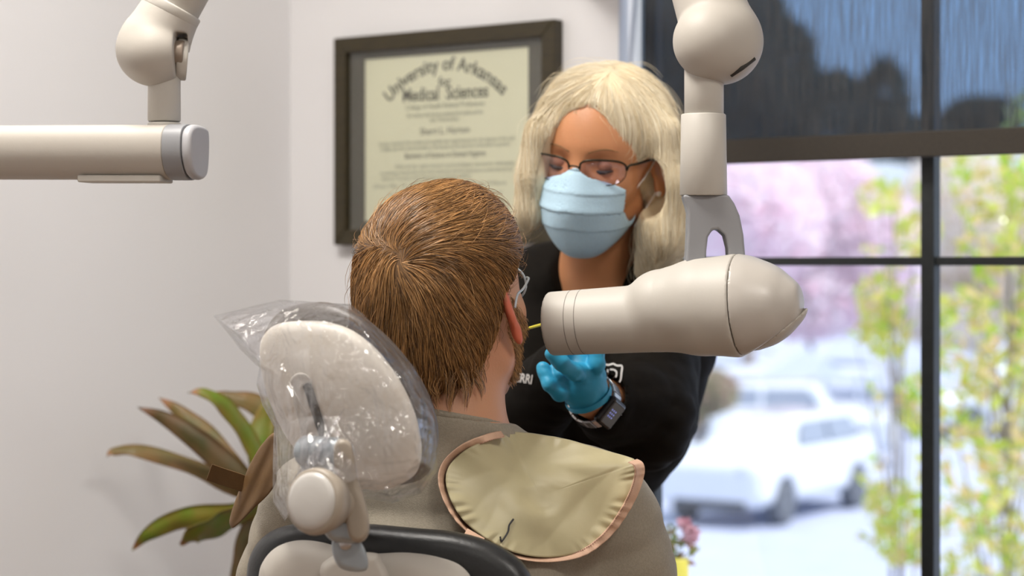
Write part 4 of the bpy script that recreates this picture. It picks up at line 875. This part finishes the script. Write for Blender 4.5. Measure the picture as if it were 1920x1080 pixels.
# ------------------------------------------------------------------ jointed arm with the horizontal bar, upper left
ar = empty('equipment_arm', P(430, -430, 2.45), 'cream jointed ceiling arm carrying a horizontal bar near the left wall', 'equipment arm')
DA = 2.42; c0 = P(285, 93, DA); u0 = P(338, -5, DA); top = P(470, -250, DA)
def joint(p):
    d = s_sph(p, c0, .0405); d = smin(d, s_cone(p, c0+[.006, 0, .014], P(322, 18, DA), .038, .0335), .008)
    d = smin(d, s_sph(p, c0+[.004, -.008, -.004], .038), .003)
    d = smax(d, (p-P(322, 22, DA))@unit(top-c0), .002)
    return smax(d, -s_box(p, P(341, 106, DA-.012), (.0065, .03, .026), .003), .001)
sdf_obj('elbow_joint', joint, c0-.07, c0+[.07, .07, .09], .0017, M['plastic'], ar)
cyl('joint_disc', P(331, 110, DA+.002), P(352, 112, DA+.004), .024, M['plastic_w'], ar); cyl('joint_pin', P(325, 100, DA-.01), P(346, 101, DA-.01), .015, mat('joint_pin_metal', (.30, .24, .19), .4, metal=.3, noise=(80, .1)), ar)
cyl('upper_arm', P(322, 18, DA)-unit(top-c0)*.004, top, .0305, M['plastic_w'], ar)
cyl('arm_collar', P(316, 28, DA), P(326, 10, DA), .0345, M['plastic_w'], ar)
vcyl('post', 308, 115, 228, .0182, .0185, M['plastic_w'], ar, DA); vcyl('post_foot', 308, 230, 240, .0188, .019, M['plastic_w'], ar, DA)
cyl('shoulder_joint', top-[0, 0, .05], top+[0, 0, .05], .04, M['plastic'], ar); cyl('ceiling_pole', top, np.array([top[0], top[1], ZC-.001]), .028, M['plastic_w'], ar)
cyl('ceiling_plate', np.array([top[0], top[1], ZC-.03]), np.array([top[0], top[1], ZC-.0005]), .09, M['plastic_w'], ar)
# bar: rounded section swept along x, turned slightly to the camera on the right
prof = closed(np.array([(-.030, .024), (-.018, .030), (.012, .030), (.028, .020), (.030, -.004), (.020, -.022), (.004, -.0295), (-.014, -.0295), (-.026, -.022), (-.031, .0)]), 40)
A_, B_2 = P(-330, 287, 2.50), P(322, 286, 2.405); bd = unit(B_2-A_); bn = unit(np.cross(bd, [0, 0, 1]))
def bar(name, a, b, k, mt, par, prof=prof, bev=.002):
    n = len(prof); r = prof*k; m0 = a+r[:, :1]*bn+r[:, 1:]*np.array([0, 0, 1.]); m1 = b+r[:, :1]*bn+r[:, 1:]*np.array([0, 0, 1.])
    return MB().add(np.vstack([m0, m1]), [tuple(range(n))[::-1], tuple(range(n, 2*n))]+[(i, (i+1) % n, n+(i+1) % n, n+i) for i in range(n)]).build(name, mt, par, bevel=bev)
bar('bar', A_, B_2, 1.0, M['plastic'], ar); bar('bar_collar', B_2, B_2+bd*.022, 1.02, M['plastic_g'], ar, bev=.001)
bar('end_cap', B_2+bd*.022, B_2+bd*.034, 1.0, mat('end_cap_plastic', (.44, .44, .46), .4, noise=(40, .03)), ar, bev=.005)
bar('end_cap', A_-bd*.03, A_, 1.0, M['plastic_g'], ar, bev=.005)
c1, c2 = B_2-bd*.105, B_2-bd*.006; 
MB().add(np.vstack([[c+bn*x+np.array([0, 0, z]) for x in (-.02, .02) for z in (-.034, -.026)] for c in (c1, c2)]), [(0, 1, 3, 2), (4, 6, 7, 5), (0, 4, 5, 1), (2, 3, 7, 6), (0, 2, 6, 4), (1, 5, 7, 3)]).build('underside_rail', M['plastic_w'], ar, bevel=.002)
# ------------------------------------------------------------------ framed diploma on the back wall
fr_m = mat('dark_wood', (.040, .029, .009), .45, noise=(30, .3, (1, 1, 8)), bump=(120, .1)); mt_m = mat('olive_mat', (.085, .072, .045), .85, noise=(300, .08)); pp_m = mat('diploma_paper', (.78, .74, .51), .8, noise=(3, .035)); ik_m = mat('print_ink', (.13, .12, .075), .8, noise=(200, .2)); ikl = mat('faded_ink', (.30, .30, .19), .8, noise=(200, .2))
fy = YB-.020; q = lambda px, py: on_wall(px, py, fy)
fx0, fx1 = q(628, 73)[0], q(1042, 35)[0]; fz1 = (q(628, 73)[2]+q(1042, 35)[2])/2; fz0 = q(627, 460)[2]
px0, px1 = q(677, 112)[0], q(985, 85)[0]; pz1 = (q(677, 112)[2]+q(985, 85)[2])/2; pz0 = q(677, 415)[2]
fr = empty('framed_diploma', R3.T @ np.array([(fx0+fx1)/2, YB, fz0]), 'diploma with arched lettering in a dark frame on the white wall', 'framed diploma')
fw_ = .027; mb = MB()
def mitre(x0, z0, x1, z1, w_, ya, yb_, m):
    for a, b, c, d in (((x0, z0), (x1, z0), (x1-w_, z0+w_), (x0+w_, z0+w_)), ((x0, z1), (x0+w_, z1-w_), (x1-w_, z1-w_), (x1, z1)), ((x0, z0), (x0+w_, z0+w_), (x0+w_, z1-w_), (x0, z1)), ((x1, z0), (x1, z1), (x1-w_, z1-w_), (x1-w_, z0+w_))):
        pts = [a, b, c, d]; m.add([(x, ya, z) for x, z in pts]+[(x, yb_, z) for x, z in pts], [(0, 1, 2, 3), (7, 6, 5, 4), (0, 4, 5, 1), (1, 5, 6, 2), (2, 6, 7, 3), (3, 7, 4, 0)])
mitre(fx0, fz0, fx1, fz1, fw_, fy-.004, YB-.0005, mb); mb.build('frame', fr_m, fr, 'W', bevel=.002)
MB().box((fx0+.02, YB-.008, fz0+.02), (fx1-.02, YB-.001, fz1-.02)).build('backing', fr_m, fr, 'W')
mb = MB(); 
for b in (((fx0+.02, fz0+.02), (px0, fz1-.02)), ((px1, fz0+.02), (fx1-.02, fz1-.02)), ((px0, fz0+.02), (px1, pz0)), ((px0, pz1), (px1, fz1-.02))): mb.box((b[0][0], YB-.012, b[0][1]), (b[1][0], YB-.0085, b[1][1]))
mb.build('mat_board', mt_m, fr, 'W'); pa = MB().box((px0-.003, YB-.0095, pz0-.003), (px1+.003, YB-.0082, pz1+.003)).build('diploma_sheet', pp_m, fr, 'W')
pw_, ph_ = px1-px0, pz1-pz0
def line(m, s, u, v, h, width=None, bold=0, shear=0, arc=None):
    t, f = text_mesh(s, 1, bold, shear); t = t[:, :2]*h; 
    w0 = np.ptp(t[:, 0]); t[:, 0] *= (width/w0 if width else 1)
    if arc:
        a = t[:, 0]/arc; r_ = arc+t[:, 1]; X_, Z_ = r_*np.sin(a), r_*np.cos(a)-arc
    else: X_, Z_ = t[:, 0], t[:, 1]
    x = px0+(u+X_)*pw_; z = pz1-v*ph_+Z_*pw_; y = np.full(len(x), YB-.0098); V = np.stack([x, y, z], 1); n = len(V)
    m.add(np.vstack([V, V+[0, .0003, 0]]), list(f)+[tuple(i+n for i in g_[::-1]) for g_ in f])
for a_ in (('University of Arkansas', .50, .100, .088, .76, .022, 0, .50), ('for', .50, .196, .062, None, .02), ('Medical  Sciences', .50, .275, .088, .52, .022), ('Bachelor of Science in Dental Hygiene', .50, .622, .036, .49, .008), ('Sherri L. Horton', .50, .482, .046, .30, .004)):
    mb = MB(); line(mb, *a_); mb.build('printed_title', ik_m, pa, 'W')
mb = MB(); line(mb, 'College of Health Related Professions', .50, .326, .034, .48, .004); line(mb, 'Be it known that having completed the studies and the', .50, .375, .030, .46); line(mb, 'the Chancellor', .50, .408, .030, .18)
for v, u, wd, s in ((.538, .5, .83, 'having completed the studies and satisfied the requirements for the degree of the said'), (.570, .49, .79, 'College upon the recommendation of the faculty and by authority of the Board is granted'), (.682, .55, .72, 'With all the rights honors and privileges thereunto belonging'), (.718, .5, .81, 'In testimony whereof the seal of the University and the signatures as authorized by the'), (.752, .38, .55, 'Board of Trustees of the University are hereunto affixed'), (.797, .20, .30, 'Given May 15, 1982'), (.797, .72, .30, 'James Scott Williams'), (.852, .24, .20, 'Carl Bell'), (.852, .74, .20, 'H. H. Ross'), (.915, .24, .16, 'Chancellor'), (.915, .76, .16, 'Dean')): line(mb, s, u, v, .027, wd, 0, .35)
mb.build('printed_text', ikl, pa, 'W')
MB().box((fx0+.02, YB-.0165, fz0+.02), (fx1-.02, YB-.0150, fz1-.02)).build('glass', M['glass'], fr, 'W')
# ------------------------------------------------------------------ potted plant in the corner
def leafmat(name, c1, c2, c3=None, rough=.32, tr=.35):
    m = bpy.data.materials.new(name); m.use_nodes = True; nt = m.node_tree; b = nt.nodes['Principled BSDF']; N = nt.nodes.new; L = nt.links.new
    a = N('ShaderNodeAttribute'); a.attribute_name = 'rnd'; n = N('ShaderNodeTexNoise'); n.inputs['Scale'].default_value = 28; tc = N('ShaderNodeTexCoord'); L(tc.outputs['Object'], n.inputs['Vector'])
    ad = N('ShaderNodeMath'); ad.operation = 'ADD'; L(a.outputs['Fac'], ad.inputs[0]); mu = N('ShaderNodeMath'); mu.operation = 'MULTIPLY_ADD'; mu.inputs[1].default_value = .6; mu.inputs[2].default_value = -.3; L(n.outputs['Fac'], mu.inputs[0]); L(mu.outputs[0], ad.inputs[1])
    r = N('ShaderNodeValToRGB'); r.color_ramp.elements[0].color = (*c1, 1); r.color_ramp.elements[1].color = (*c2, 1)
    if c3: e = r.color_ramp.elements.new(.9); e.color = (*c3, 1); r.color_ramp.elements[1].position = .6 if r.color_ramp.elements[1].position == 1 else .6
    L(ad.outputs[0], r.inputs[0]); L(r.outputs[0], b.inputs['Base Color']); b.inputs['Roughness'].default_value = rough
    t = N('ShaderNodeBsdfTranslucent'); L(r.outputs[0], t.inputs[0]); mx_ = N('ShaderNodeMixShader'); mx_.inputs[0].default_value = tr; out = nt.nodes['Material Output']; L(b.outputs[0], mx_.inputs[1]); L(t.outputs[0], mx_.inputs[2]); L(mx_.outputs[0], out.inputs[0]); return m
dark_leaf = leafmat('maroon_green_leaf', (.045, .050, .006), (.050, .026, .006), (.20, .09, .04), .5, .08); green_leaf = leafmat('bright_green_leaf', (.13, .27, .012), (.07, .14, .01), (.40, .16, .06), .42, .2); olive_leaf = leafmat('olive_leaf', (.085, .105, .012), (.13, .075, .015), (.34, .15, .06), .5, .12)
DP = 3.30
pt = empty('potted_plant', [P(500, 0, DP)[0], DP, 0], 'potted plant with long maroon and green leaves in the corner behind the chair', 'potted plant')
def leaf(pts, wpx, Ds, mt, twist=0, cup=.25, n=26, m=7):
    c = spline(np.asarray(pts, float), n); t = np.linspace(0, 1, n); D = np.interp(t, np.linspace(0, 1, len(Ds)), Ds); C = np.stack([(c[:, 0]-960)/FPX*D, D, CZ+(HOR-c[:, 1])/FPX*D], 1)
    T = np.gradient(C, axis=0); T /= np.linalg.norm(T, axis=1)[:, None]; view = np.array([0, 1., 0]); S_ = np.cross(T, view); S_ /= np.linalg.norm(S_, axis=1)[:, None]; Nn = np.cross(S_, T)
    tw = np.radians(twist); S2 = S_*math.cos(tw)+Nn*math.sin(tw); N2 = np.cross(S2, T)
    prof = (np.clip(t, 0, 1)**.95*(1-.93*t)**.75)/.395+.012; hw_ = wpx/2/FPX*DP*prof/max(.3, abs(math.cos(tw))); V = []
    for j in np.linspace(-1, 1, m): V.append(C+S2*(hw_*j)[:, None]+N2*(hw_*(abs(j)-.5)*cup)[:, None]+N2*(.002*np.sin(t*22+j*2)*abs(j))[:, None])
    V = np.stack(V, 1); B = V+N2[:, None]*.0009; nv = n*m; F = []
    for i in range(n-1):
        for j in range(m-1): a = i*m+j; F.append((a, a+1, a+m+1, a+m)); F.append((a+nv, a+m+nv, a+m+1+nv, a+1+nv))
    for i in range(n-1):
        for j in (0, m-1): a = i*m+j; F.append((a, a+m, a+m+nv, a+nv))
    for i in (0, n-1):
        for j in range(m-1): a = i*m+j; F.append((a, a+1, a+1+nv, a+nv))
    tipred = np.clip(1-t/.16, 0, 1)[:, None]*.9+np.zeros((1, m))+.16*np.abs(np.linspace(-1, 1, m))[None]**3
    o = link('leaf', np.vstack([V.reshape(-1, 3), B.reshape(-1, 3)]), np.array(F), mt, pt, {'rnd': np.tile(tipred.ravel()*.75+.2, 2)}); return o
hub = (505, 945)
leaf([(200, 856), (213, 846), (250, 843), (320, 860), (385, 885), (440, 918), hub], 32, [3.34, 3.36, 3.32, 3.3], olive_leaf, 35)
leaf([(297, 745), (335, 770), (385, 812), (425, 862), (470, 915), hub], 50, [3.40, 3.38, 3.33, 3.3], olive_leaf, 15)
leaf([(257, 763), (310, 785), (370, 825), (420, 868), (470, 915), hub], 54, [3.28, 3.28, 3.28, 3.29], dark_leaf, 10)
leaf([(352, 736), (385, 736), (420, 758), (455, 800), (485, 860), hub], 34, [3.24, 3.25, 3.28, 3.3], green_leaf, 40)
leaf([(396, 735), (430, 745), (475, 755), (515, 790), (525, 860), hub], 50, [3.40, 3.40, 3.36, 3.3], olive_leaf, 20)
leaf([(540, 720), (505, 765), (488, 820), (492, 880), hub], 56, [3.36, 3.35, 3.33, 3.3], green_leaf, 10)
leaf([(247, 1032), (275, 1005), (325, 978), (385, 968), (450, 962), hub], 50, [3.30, 3.28, 3.28, 3.29], green_leaf, -15)
leaf([(338, 1022), (360, 1006), (400, 990), (450, 968), hub], 50, [3.20, 3.20, 3.24, 3.29], green_leaf, -50, .1)
for tip, wd, D, mt in (((640, 700), 60, 3.5, dark_leaf), ((700, 860), 60, 3.45, olive_leaf), ((600, 1060), 60, 3.3, green_leaf), ((430, 1120), 60, 3.35, dark_leaf), ((560, 640), 50, 3.55, olive_leaf)):
    m_1 = (np.array(tip)+np.array(hub))/2+[0, -25]; leaf([tip, m_1, hub], wd, [D, (D+3.3)/2, 3.3], mt, 15)
hubp = P(505, 945, 3.3); MB().tube(spline([[hubp[0], 3.3, .2], [hubp[0]+.01, 3.305, .5], [hubp[0]-.004, 3.3, .8], hubp+[0, 0, .02]], 20), np.linspace(.016, .010, 20), 12).build('stem', mat('plant_stem', (.20, .16, .09), .8, noise=(60, .3)), pt, smooth=True)
MB().lathe([(0, .10), (.01, .115), (.24, .145), (.26, .15), (.262, .138), (.22, .134)], [hubp[0], 3.3, 0], (0, 0, 1), 48).build('pot', mat('white_pot', (.7, .69, .66), .4, noise=(20, .03)), pt, smooth=True)
cyl('soil', [hubp[0], 3.3, .2], [hubp[0], 3.3, .235], .132, mat('soil', (.06, .04, .025), .95, noise=(60, .4), bump=(80, .6)), pt)
# ------------------------------------------------------------------ outside the window: a lower parking lot
GZ = -2.65
conc = mat('concrete', (.50, .53, .57), .9, noise=(1.2, .06)); asph = mat('asphalt', (.51, .545, .69), .9, noise=(2, .08))
v = [(-9, 4.6, GZ-.2), (60, 4.6, GZ-.2), (60, 160, GZ-.2), (-40, 160, GZ-.2), (-9, 4.6, GZ), (60, 4.6, GZ), (60, 160, GZ), (-40, 160, GZ)]
gr = MB().add(v, [(3, 2, 1, 0), (4, 5, 6, 7), (0, 1, 5, 4), (1, 2, 6, 5), (2, 3, 7, 6), (3, 0, 4, 7)]).build('ground', asph, None, 'S'); gr['kind'] = 'structure'
carw = mat('white_car_paint', (.78, .81, .86), .25, coat=.6, noise=(3, .02)); carg = mat('car_glass', (.30, .34, .42), .08, coat=1, noise=(3, .05)); tyre = mat('tyre_rubber', (.16, .17, .19), .8, noise=(30, .2)); carb = mat('car_black_trim', (.07, .08, .09), .5, noise=(30, .2)); alloy = mat('alloy', (.6, .62, .65), .3, metal=.6, noise=(20, .05))
def make_car(o, ang, label, cat='car'):
    root = empty('car', o, label, cat); f = (math.sin(rad(ang)), math.cos(rad(ang)), 0); F = Frame(o, f, (0, 0, 1))
    wh = [(sx*.80, sy, .34) for sx in (1, -1) for sy in (1.38, -1.38)]
    def shell(p):
        q = F.inv(p); d = s_box(q, (0, 0, .66), (.90, 2.25, .36), .20); hood = s_box(q, (0, -.35, 1.02), (.84, 1.85, .14), .12); d = smin(d, hood, .10)
        tp = np.stack([q[:, 0]*(1+.16*np.clip((q[:, 2]-1.0)/.5, 0, 1)), (q[:, 1]+.45)*(1+.30*np.clip((q[:, 2]-1.0)/.5, 0, 1)), q[:, 2]], 1); d = smin(d, s_box(tp, (0, 0, 1.20), (.80, 1.55, .40), .16), .06)
        for x, y, z in wh: d = smax(d, -np.maximum(np.linalg.norm(q[:, 1:]-[y, z], axis=1)-.40, .60-np.abs(q[:, 0])), .01)
        d = smax(d, -s_box(q, (0, 2.26, .34), (.62, .08, .07), .03), .01)
        return d
    b = sdf_obj('body', shell, np.array(o)-[2.7, 2.7, .1], np.array(o)+[2.7, 2.7, 1.8], .035, carw, root)
    def quadp(name, pts, mt, th=.03):
        c = F.out(np.array(pts)); nrm_ = unit(np.cross(c[1]-c[0], c[3]-c[0])); MB().add(np.vstack([c, c+nrm_*th]), [(0, 1, 2, 3), (7, 6, 5, 4), (0, 4, 5, 1), (1, 5, 6, 2), (2, 6, 7, 3), (3, 7, 4, 0)]).build(name, mt, root, bevel=.008)
    quadp('windshield', [(-.66, .98, 1.14), (.66, .98, 1.14), (.56, .66, 1.52), (-.56, .66, 1.52)], carg)
    for sx in (1, -1):
        quadp('side_window', [(sx*.80, .75, 1.16), (sx*.80, -.35, 1.16), (sx*.705, -.35, 1.50), (sx*.705, .50, 1.50)], carg); quadp('side_window', [(sx*.80, -.45, 1.16), (sx*.80, -1.6, 1.16), (sx*.705, -1.35, 1.50), (sx*.705, -.45, 1.50)], carg)
        quadp('headlight', [(sx*.50, 2.235, .78), (sx*.82, 2.16, .78), (sx*.82, 2.13, .93), (sx*.50, 2.22, .93)], alloy)
    quadp('grille', [(-.42, 2.245, .62), (.42, 2.245, .62), (.42, 2.245, .76), (-.42, 2.245, .76)], alloy, .02); quadp('lower_intake', [(-.60, 2.215, .27), (.60, 2.215, .27), (.60, 2.215, .41), (-.60, 2.215, .41)], carb, .02)
    for x, y, z in wh:
        c = F.out((x, y, z))[0]; ax = F.R[:, 0]*(1 if x > 0 else -1); w0 = MB().lathe([(-.12, .30), (-.11, .33), (.09, .33), (.11, .30), (.11, .22)], c, ax, 36).build('wheel', tyre, root, smooth=True); MB().lathe([(.07, .22), (.10, .21), (.085, .10), (.11, .05)], c, ax, 24).build('rim', alloy, w0, smooth=True)
    return root
o = P(1462, 0, 33); make_car([o[0], 34, GZ], 212, 'white car parked facing the window, nearest of the parked cars')
o = P(1470, 0, 43); make_car([o[0], 43, GZ], 100, 'white car parked sideways behind the nearest car')
o = P(1890, 0, 50); make_car([o[0], 50, GZ], 255, 'white car seen through the leafy tree at the right edge')
# gabled canopy
ct = empty('canopy', [P(1470, 0, 52)[0], 52, GZ], 'white gabled canopy roof beyond the parked cars', 'canopy'); cx0, cx1 = P(1290, 0, 52)[0], P(1640, 0, 52)[0]; cm = mat('white_siding', (.74, .78, .84), .7, noise=(4, .03))
ez, rz_ = GZ+1.05+.2, GZ+2.0; xm = P(1500, 0, 52)[0]
MB().prism([(cx0, ez), (cx1, ez), (cx1, ez+.12), (xm+.9, ez+.16), (xm, rz_), (xm-.9, ez+.16), (cx0, ez+.12)], [0, 51, 0], (1, 0, 0), (0, 0, 1), (0, 1, 0), 3).build('roof', cm, ct)
for x in (cx0+.1, xm-.5, xm+.5, cx1-.1):
    for y in (51.2, 53.8): MB().box((x-.05, y-.05, GZ), (x+.05, y+.05, ez)).build('post', cm, ct)
# foliage
def foliage(cs, rs, n, size, seed, shell=.55):
    g = np.random.default_rng(seed); w_ = np.array([r[0]*r[1]*r[2] for r in rs]); k = g.choice(len(cs), n, p=w_/w_.sum()); d = g.normal(size=(n, 3)); d /= np.linalg.norm(d, axis=1)[:, None]
    c = np.asarray(cs)[k]+d*np.asarray(rs)[k]*(g.uniform(shell, 1, n)**.5)[:, None]
    a = g.normal(size=(n, 3)); a[:, 2] -= .3; a /= np.linalg.norm(a, axis=1)[:, None]; b = np.cross(a, g.normal(size=(n, 3))); b /= np.linalg.norm(b, axis=1)[:, None]; nn = np.cross(a, b); s = (size*g.uniform(.6, 1.25, n))[:, None]
    V = np.stack([c-a*s, c-a*s*.2+b*s*.42+nn*s*.12, c+a*s, c-a*s*.2-b*s*.42+nn*s*.12], 1).reshape(-1, 3); return V, np.arange(4*n).reshape(-1, 4), np.repeat(g.uniform(0, 1, n), 4)
def tree(name, base, top_z, cs, rs, n, size, lm, label, cat, seed, group=None, trunk_r=.05, nb=10, bark=[None]):
    if bark[0] is None: bark[0] = mat('bark', (.42, .35, .31), .9, noise=(12, .3), bump=(30, .6))
    r = empty(name, base, label, cat, group); v_, f_, a_ = foliage(cs, rs, n, size, seed); link('foliage', v_, f_, lm, r, {'rnd': a_}, smooth=False)
    g = np.random.default_rng(seed+1); mb = MB(); b0_ = np.array(base, float); tp = np.array([np.mean([c[0] for c in cs]), np.mean([c[1] for c in cs]), top_z])
    mb.tube(spline([b0_, b0_*.5+tp*.5+g.normal(0, .04, 3), tp], 14), np.linspace(trunk_r, trunk_r*.3, 14), 8)
    for i in range(nb):
        c = np.asarray(cs[i % len(cs)])+g.normal(0, .5, 3)*np.asarray(rs[i % len(rs)]); s0 = b0_+(tp-b0_)*np.clip((c[2]-b0_[2])/(tp[2]-b0_[2])-.2, .1, .9); mb.tube(spline([s0, (s0+c)/2+[0, 0, .05], c], 8), np.linspace(trunk_r*.4, trunk_r*.1, 8), 6)
    mb.build('trunk', bark[0], r, smooth=True); return r
L_y = leafmat('spring_leaf', (.40, .66, .02), (.66, .78, .05), (.88, .62, .34), .16, .5); L_p = leafmat('pink_blossom', (.97, .74, .82), (.96, .85, .91), (.98, .95, .97), .7, .5); L_d = leafmat('dark_needles', (.03, .045, .035), (.05, .06, .045), None, .8, .1); L_h = leafmat('hedge_leaf', (.25, .33, .14), (.5, .30, .28), (.5, .4, .3), .6, .3)
def blob(px, py, D, rx, ry, rd): c = P(px, py, D); return c, (rx/FPX*D, rd, ry/FPX*D)
def many(lst): z = [blob(*q) for q in lst]; return [a for a, b in z], [b for a, b in z]
g = np.random.default_rng(77)
cs, rs = many([(g.uniform(1755, 2000), g.uniform(270, 1100), g.uniform(6.8, 8.4), g.uniform(12, 32), g.uniform(12, 36), .12) for _ in range(46)]+[(1850, 330, 7.2, 60, 60, .3), (1800, 620, 7.0, 60, 90, .3), (1900, 560, 7.4, 70, 110, .3), (1880, 760, 7.2, 80, 110, .3), (1800, 900, 7.0, 80, 100, .3), (1910, 960, 7.2, 70, 110, .3), (1860, 450, 7.2, 60, 60, .3), (1950, 300, 7.4, 70, 150, .3), (1850, 1080, 7.2, 90, 90, .3), (1990, 700, 7.4, 90, 300, .4)])
tree('tree', [P(1850, 0, 7.2)[0], 7.2, GZ], 1.9, cs, rs, 2100, .034, L_y, 'leafy young tree just outside the right-hand pane', 'tree', 5, 'young trees outside the window', .022, 16)
cs, rs = many([(g.normal(1680, 42), g.uniform(300, 1030), g.uniform(7.4, 8.8), g.uniform(10, 26), g.uniform(10, 28), .12) for _ in range(26)]+[(1715, 440, 8.2, 38, 45, .3), (1650, 370, 8.2, 36, 36, .3), (1660, 620, 8.0, 46, 50, .3), (1725, 760, 8.0, 40, 60, .3), (1670, 940, 8.0, 50, 40, .3), (1650, 560, 8.2, 40, 50, .3), (1690, 1000, 8.0, 50, 60, .3)])
tree('tree', [P(1710, 0, 8.1)[0], 8.1, GZ], 1.5, cs, rs, 900, .035, L_y, 'sparse young tree left of the window\'s upright bar', 'tree', 9, 'young trees outside the window', .015, 12)
cs, rs = many([(1420, 420, 56, 130, 130, 3), (1560, 400, 56, 110, 120, 1.2), (1650, 480, 56, 90, 130, 1.2), (1520, 560, 56, 130, 80, 1.2), (1380, 560, 56, 90, 80, 1.0)])
tree('tree', [P(1520, 0, 56)[0], 56, GZ], 1.2, cs, rs, 15000, .20, L_p, 'broad tree covered in pale pink blossom', 'tree', 12, None, .12, 14)
cs, rs = many([(1800, 420, 64, 120, 150, 3), (1900, 480, 64, 130, 160, 3), (1780, 590, 64, 110, 70, 3)])
tree('tree', [P(1850, 0, 64)[0], 64, GZ], 1.2, cs, rs, 8000, .2, leafmat('mixed_leaf', (.78, .76, .55), (.92, .78, .72), (.94, .88, .86), .7, .45), 'distant pale tree behind the leafy young tree', 'tree', 14, None, .12, 12)
cs, rs = many([(1330, 100, 74, 150, 260, 2), (1430, 160, 74, 110, 150, 2), (1560, 230, 74, 110, 95, 2), (1660, 200, 74, 45, 90, 1.5), (1240, 60, 74, 100, 300, 2)])
tree('tree', [P(1400, 0, 74)[0], 74, GZ], 7, cs, rs, 16000, .32, L_d, 'tall dark evergreen seen through the roller shade', 'tree', 17, None, .25, 12)
cs, rs = many([(1840, 225, 84, 75, 40, 3), (1700, 260, 84, 120, 40, 3)])
tree('tree', [P(1840, 0, 84)[0], 84, GZ], 4.5, cs, rs, 5000, .3, L_d, 'smaller dark treetop seen through the roller shade at the right', 'tree', 18, None, .2, 8)
cs, rs = many([(1325, 735, 38, 60, 45, 1.0), (1290, 770, 38, 40, 40, 1.0)])
tree('bush', [P(1315, 0, 38)[0], 38, GZ], GZ+1.3, cs, rs, 3500, .09, L_h, 'reddish green bush left of the white canopy', 'bush', 19, None, .05, 4)
# pink flower in a pot on the outer ledge
fl = empty('potted_flower', P(1275, 1130, 3.95), 'small pink flower in a yellow pot outside the window', 'flower')
led = MB().box((wl-.15, YB+.12, .52), (wr+.2, YB+.75, .615)).build('trim_2', conc, None, 'W'); led['kind'] = 'structure'
fb = P(1262, 1078, 3.78); base_z = .615
cyl('pot', [fb[0], fb[1], base_z], [fb[0], fb[1], fb[2]+.03], .028, mat('yellow_pot', (.65, .55, .06), .4, noise=(20, .05)), fl)
mb = MB(); g = np.random.default_rng(2)
for i in range(7): e = P(1262+g.uniform(-25, 40), 985+g.uniform(0, 50), 3.78+g.uniform(-.02, .02)); mb.tube(spline([[fb[0], fb[1], fb[2]], (fb+e)/2+[0, 0, .01], e], 8), .0012, 6)
mb.build('stem', mat('flower_stem', (.15, .28, .06), .6, noise=(40, .2)), fl)
v_, f_, a_ = foliage([P(1255, 1020, 3.78), P(1290, 1035, 3.78)], [(.025, .02, .035), (.02, .02, .02)], 60, .012, 31, .2); link('foliage', v_, f_, green_leaf, fl, {'rnd': a_*.6}, smooth=False)
v_, f_, a_ = foliage([P(1293, 1003, 3.77), P(1283, 985, 3.77)], [(.014, .014, .016), (.010, .01, .012)], 130, .011, 32, .2); link('blossom', v_, f_, leafmat('pink_petal', (.62, .28, .33), (.72, .45, .5), None, .6, .3), fl, {'rnd': a_}, smooth=False)
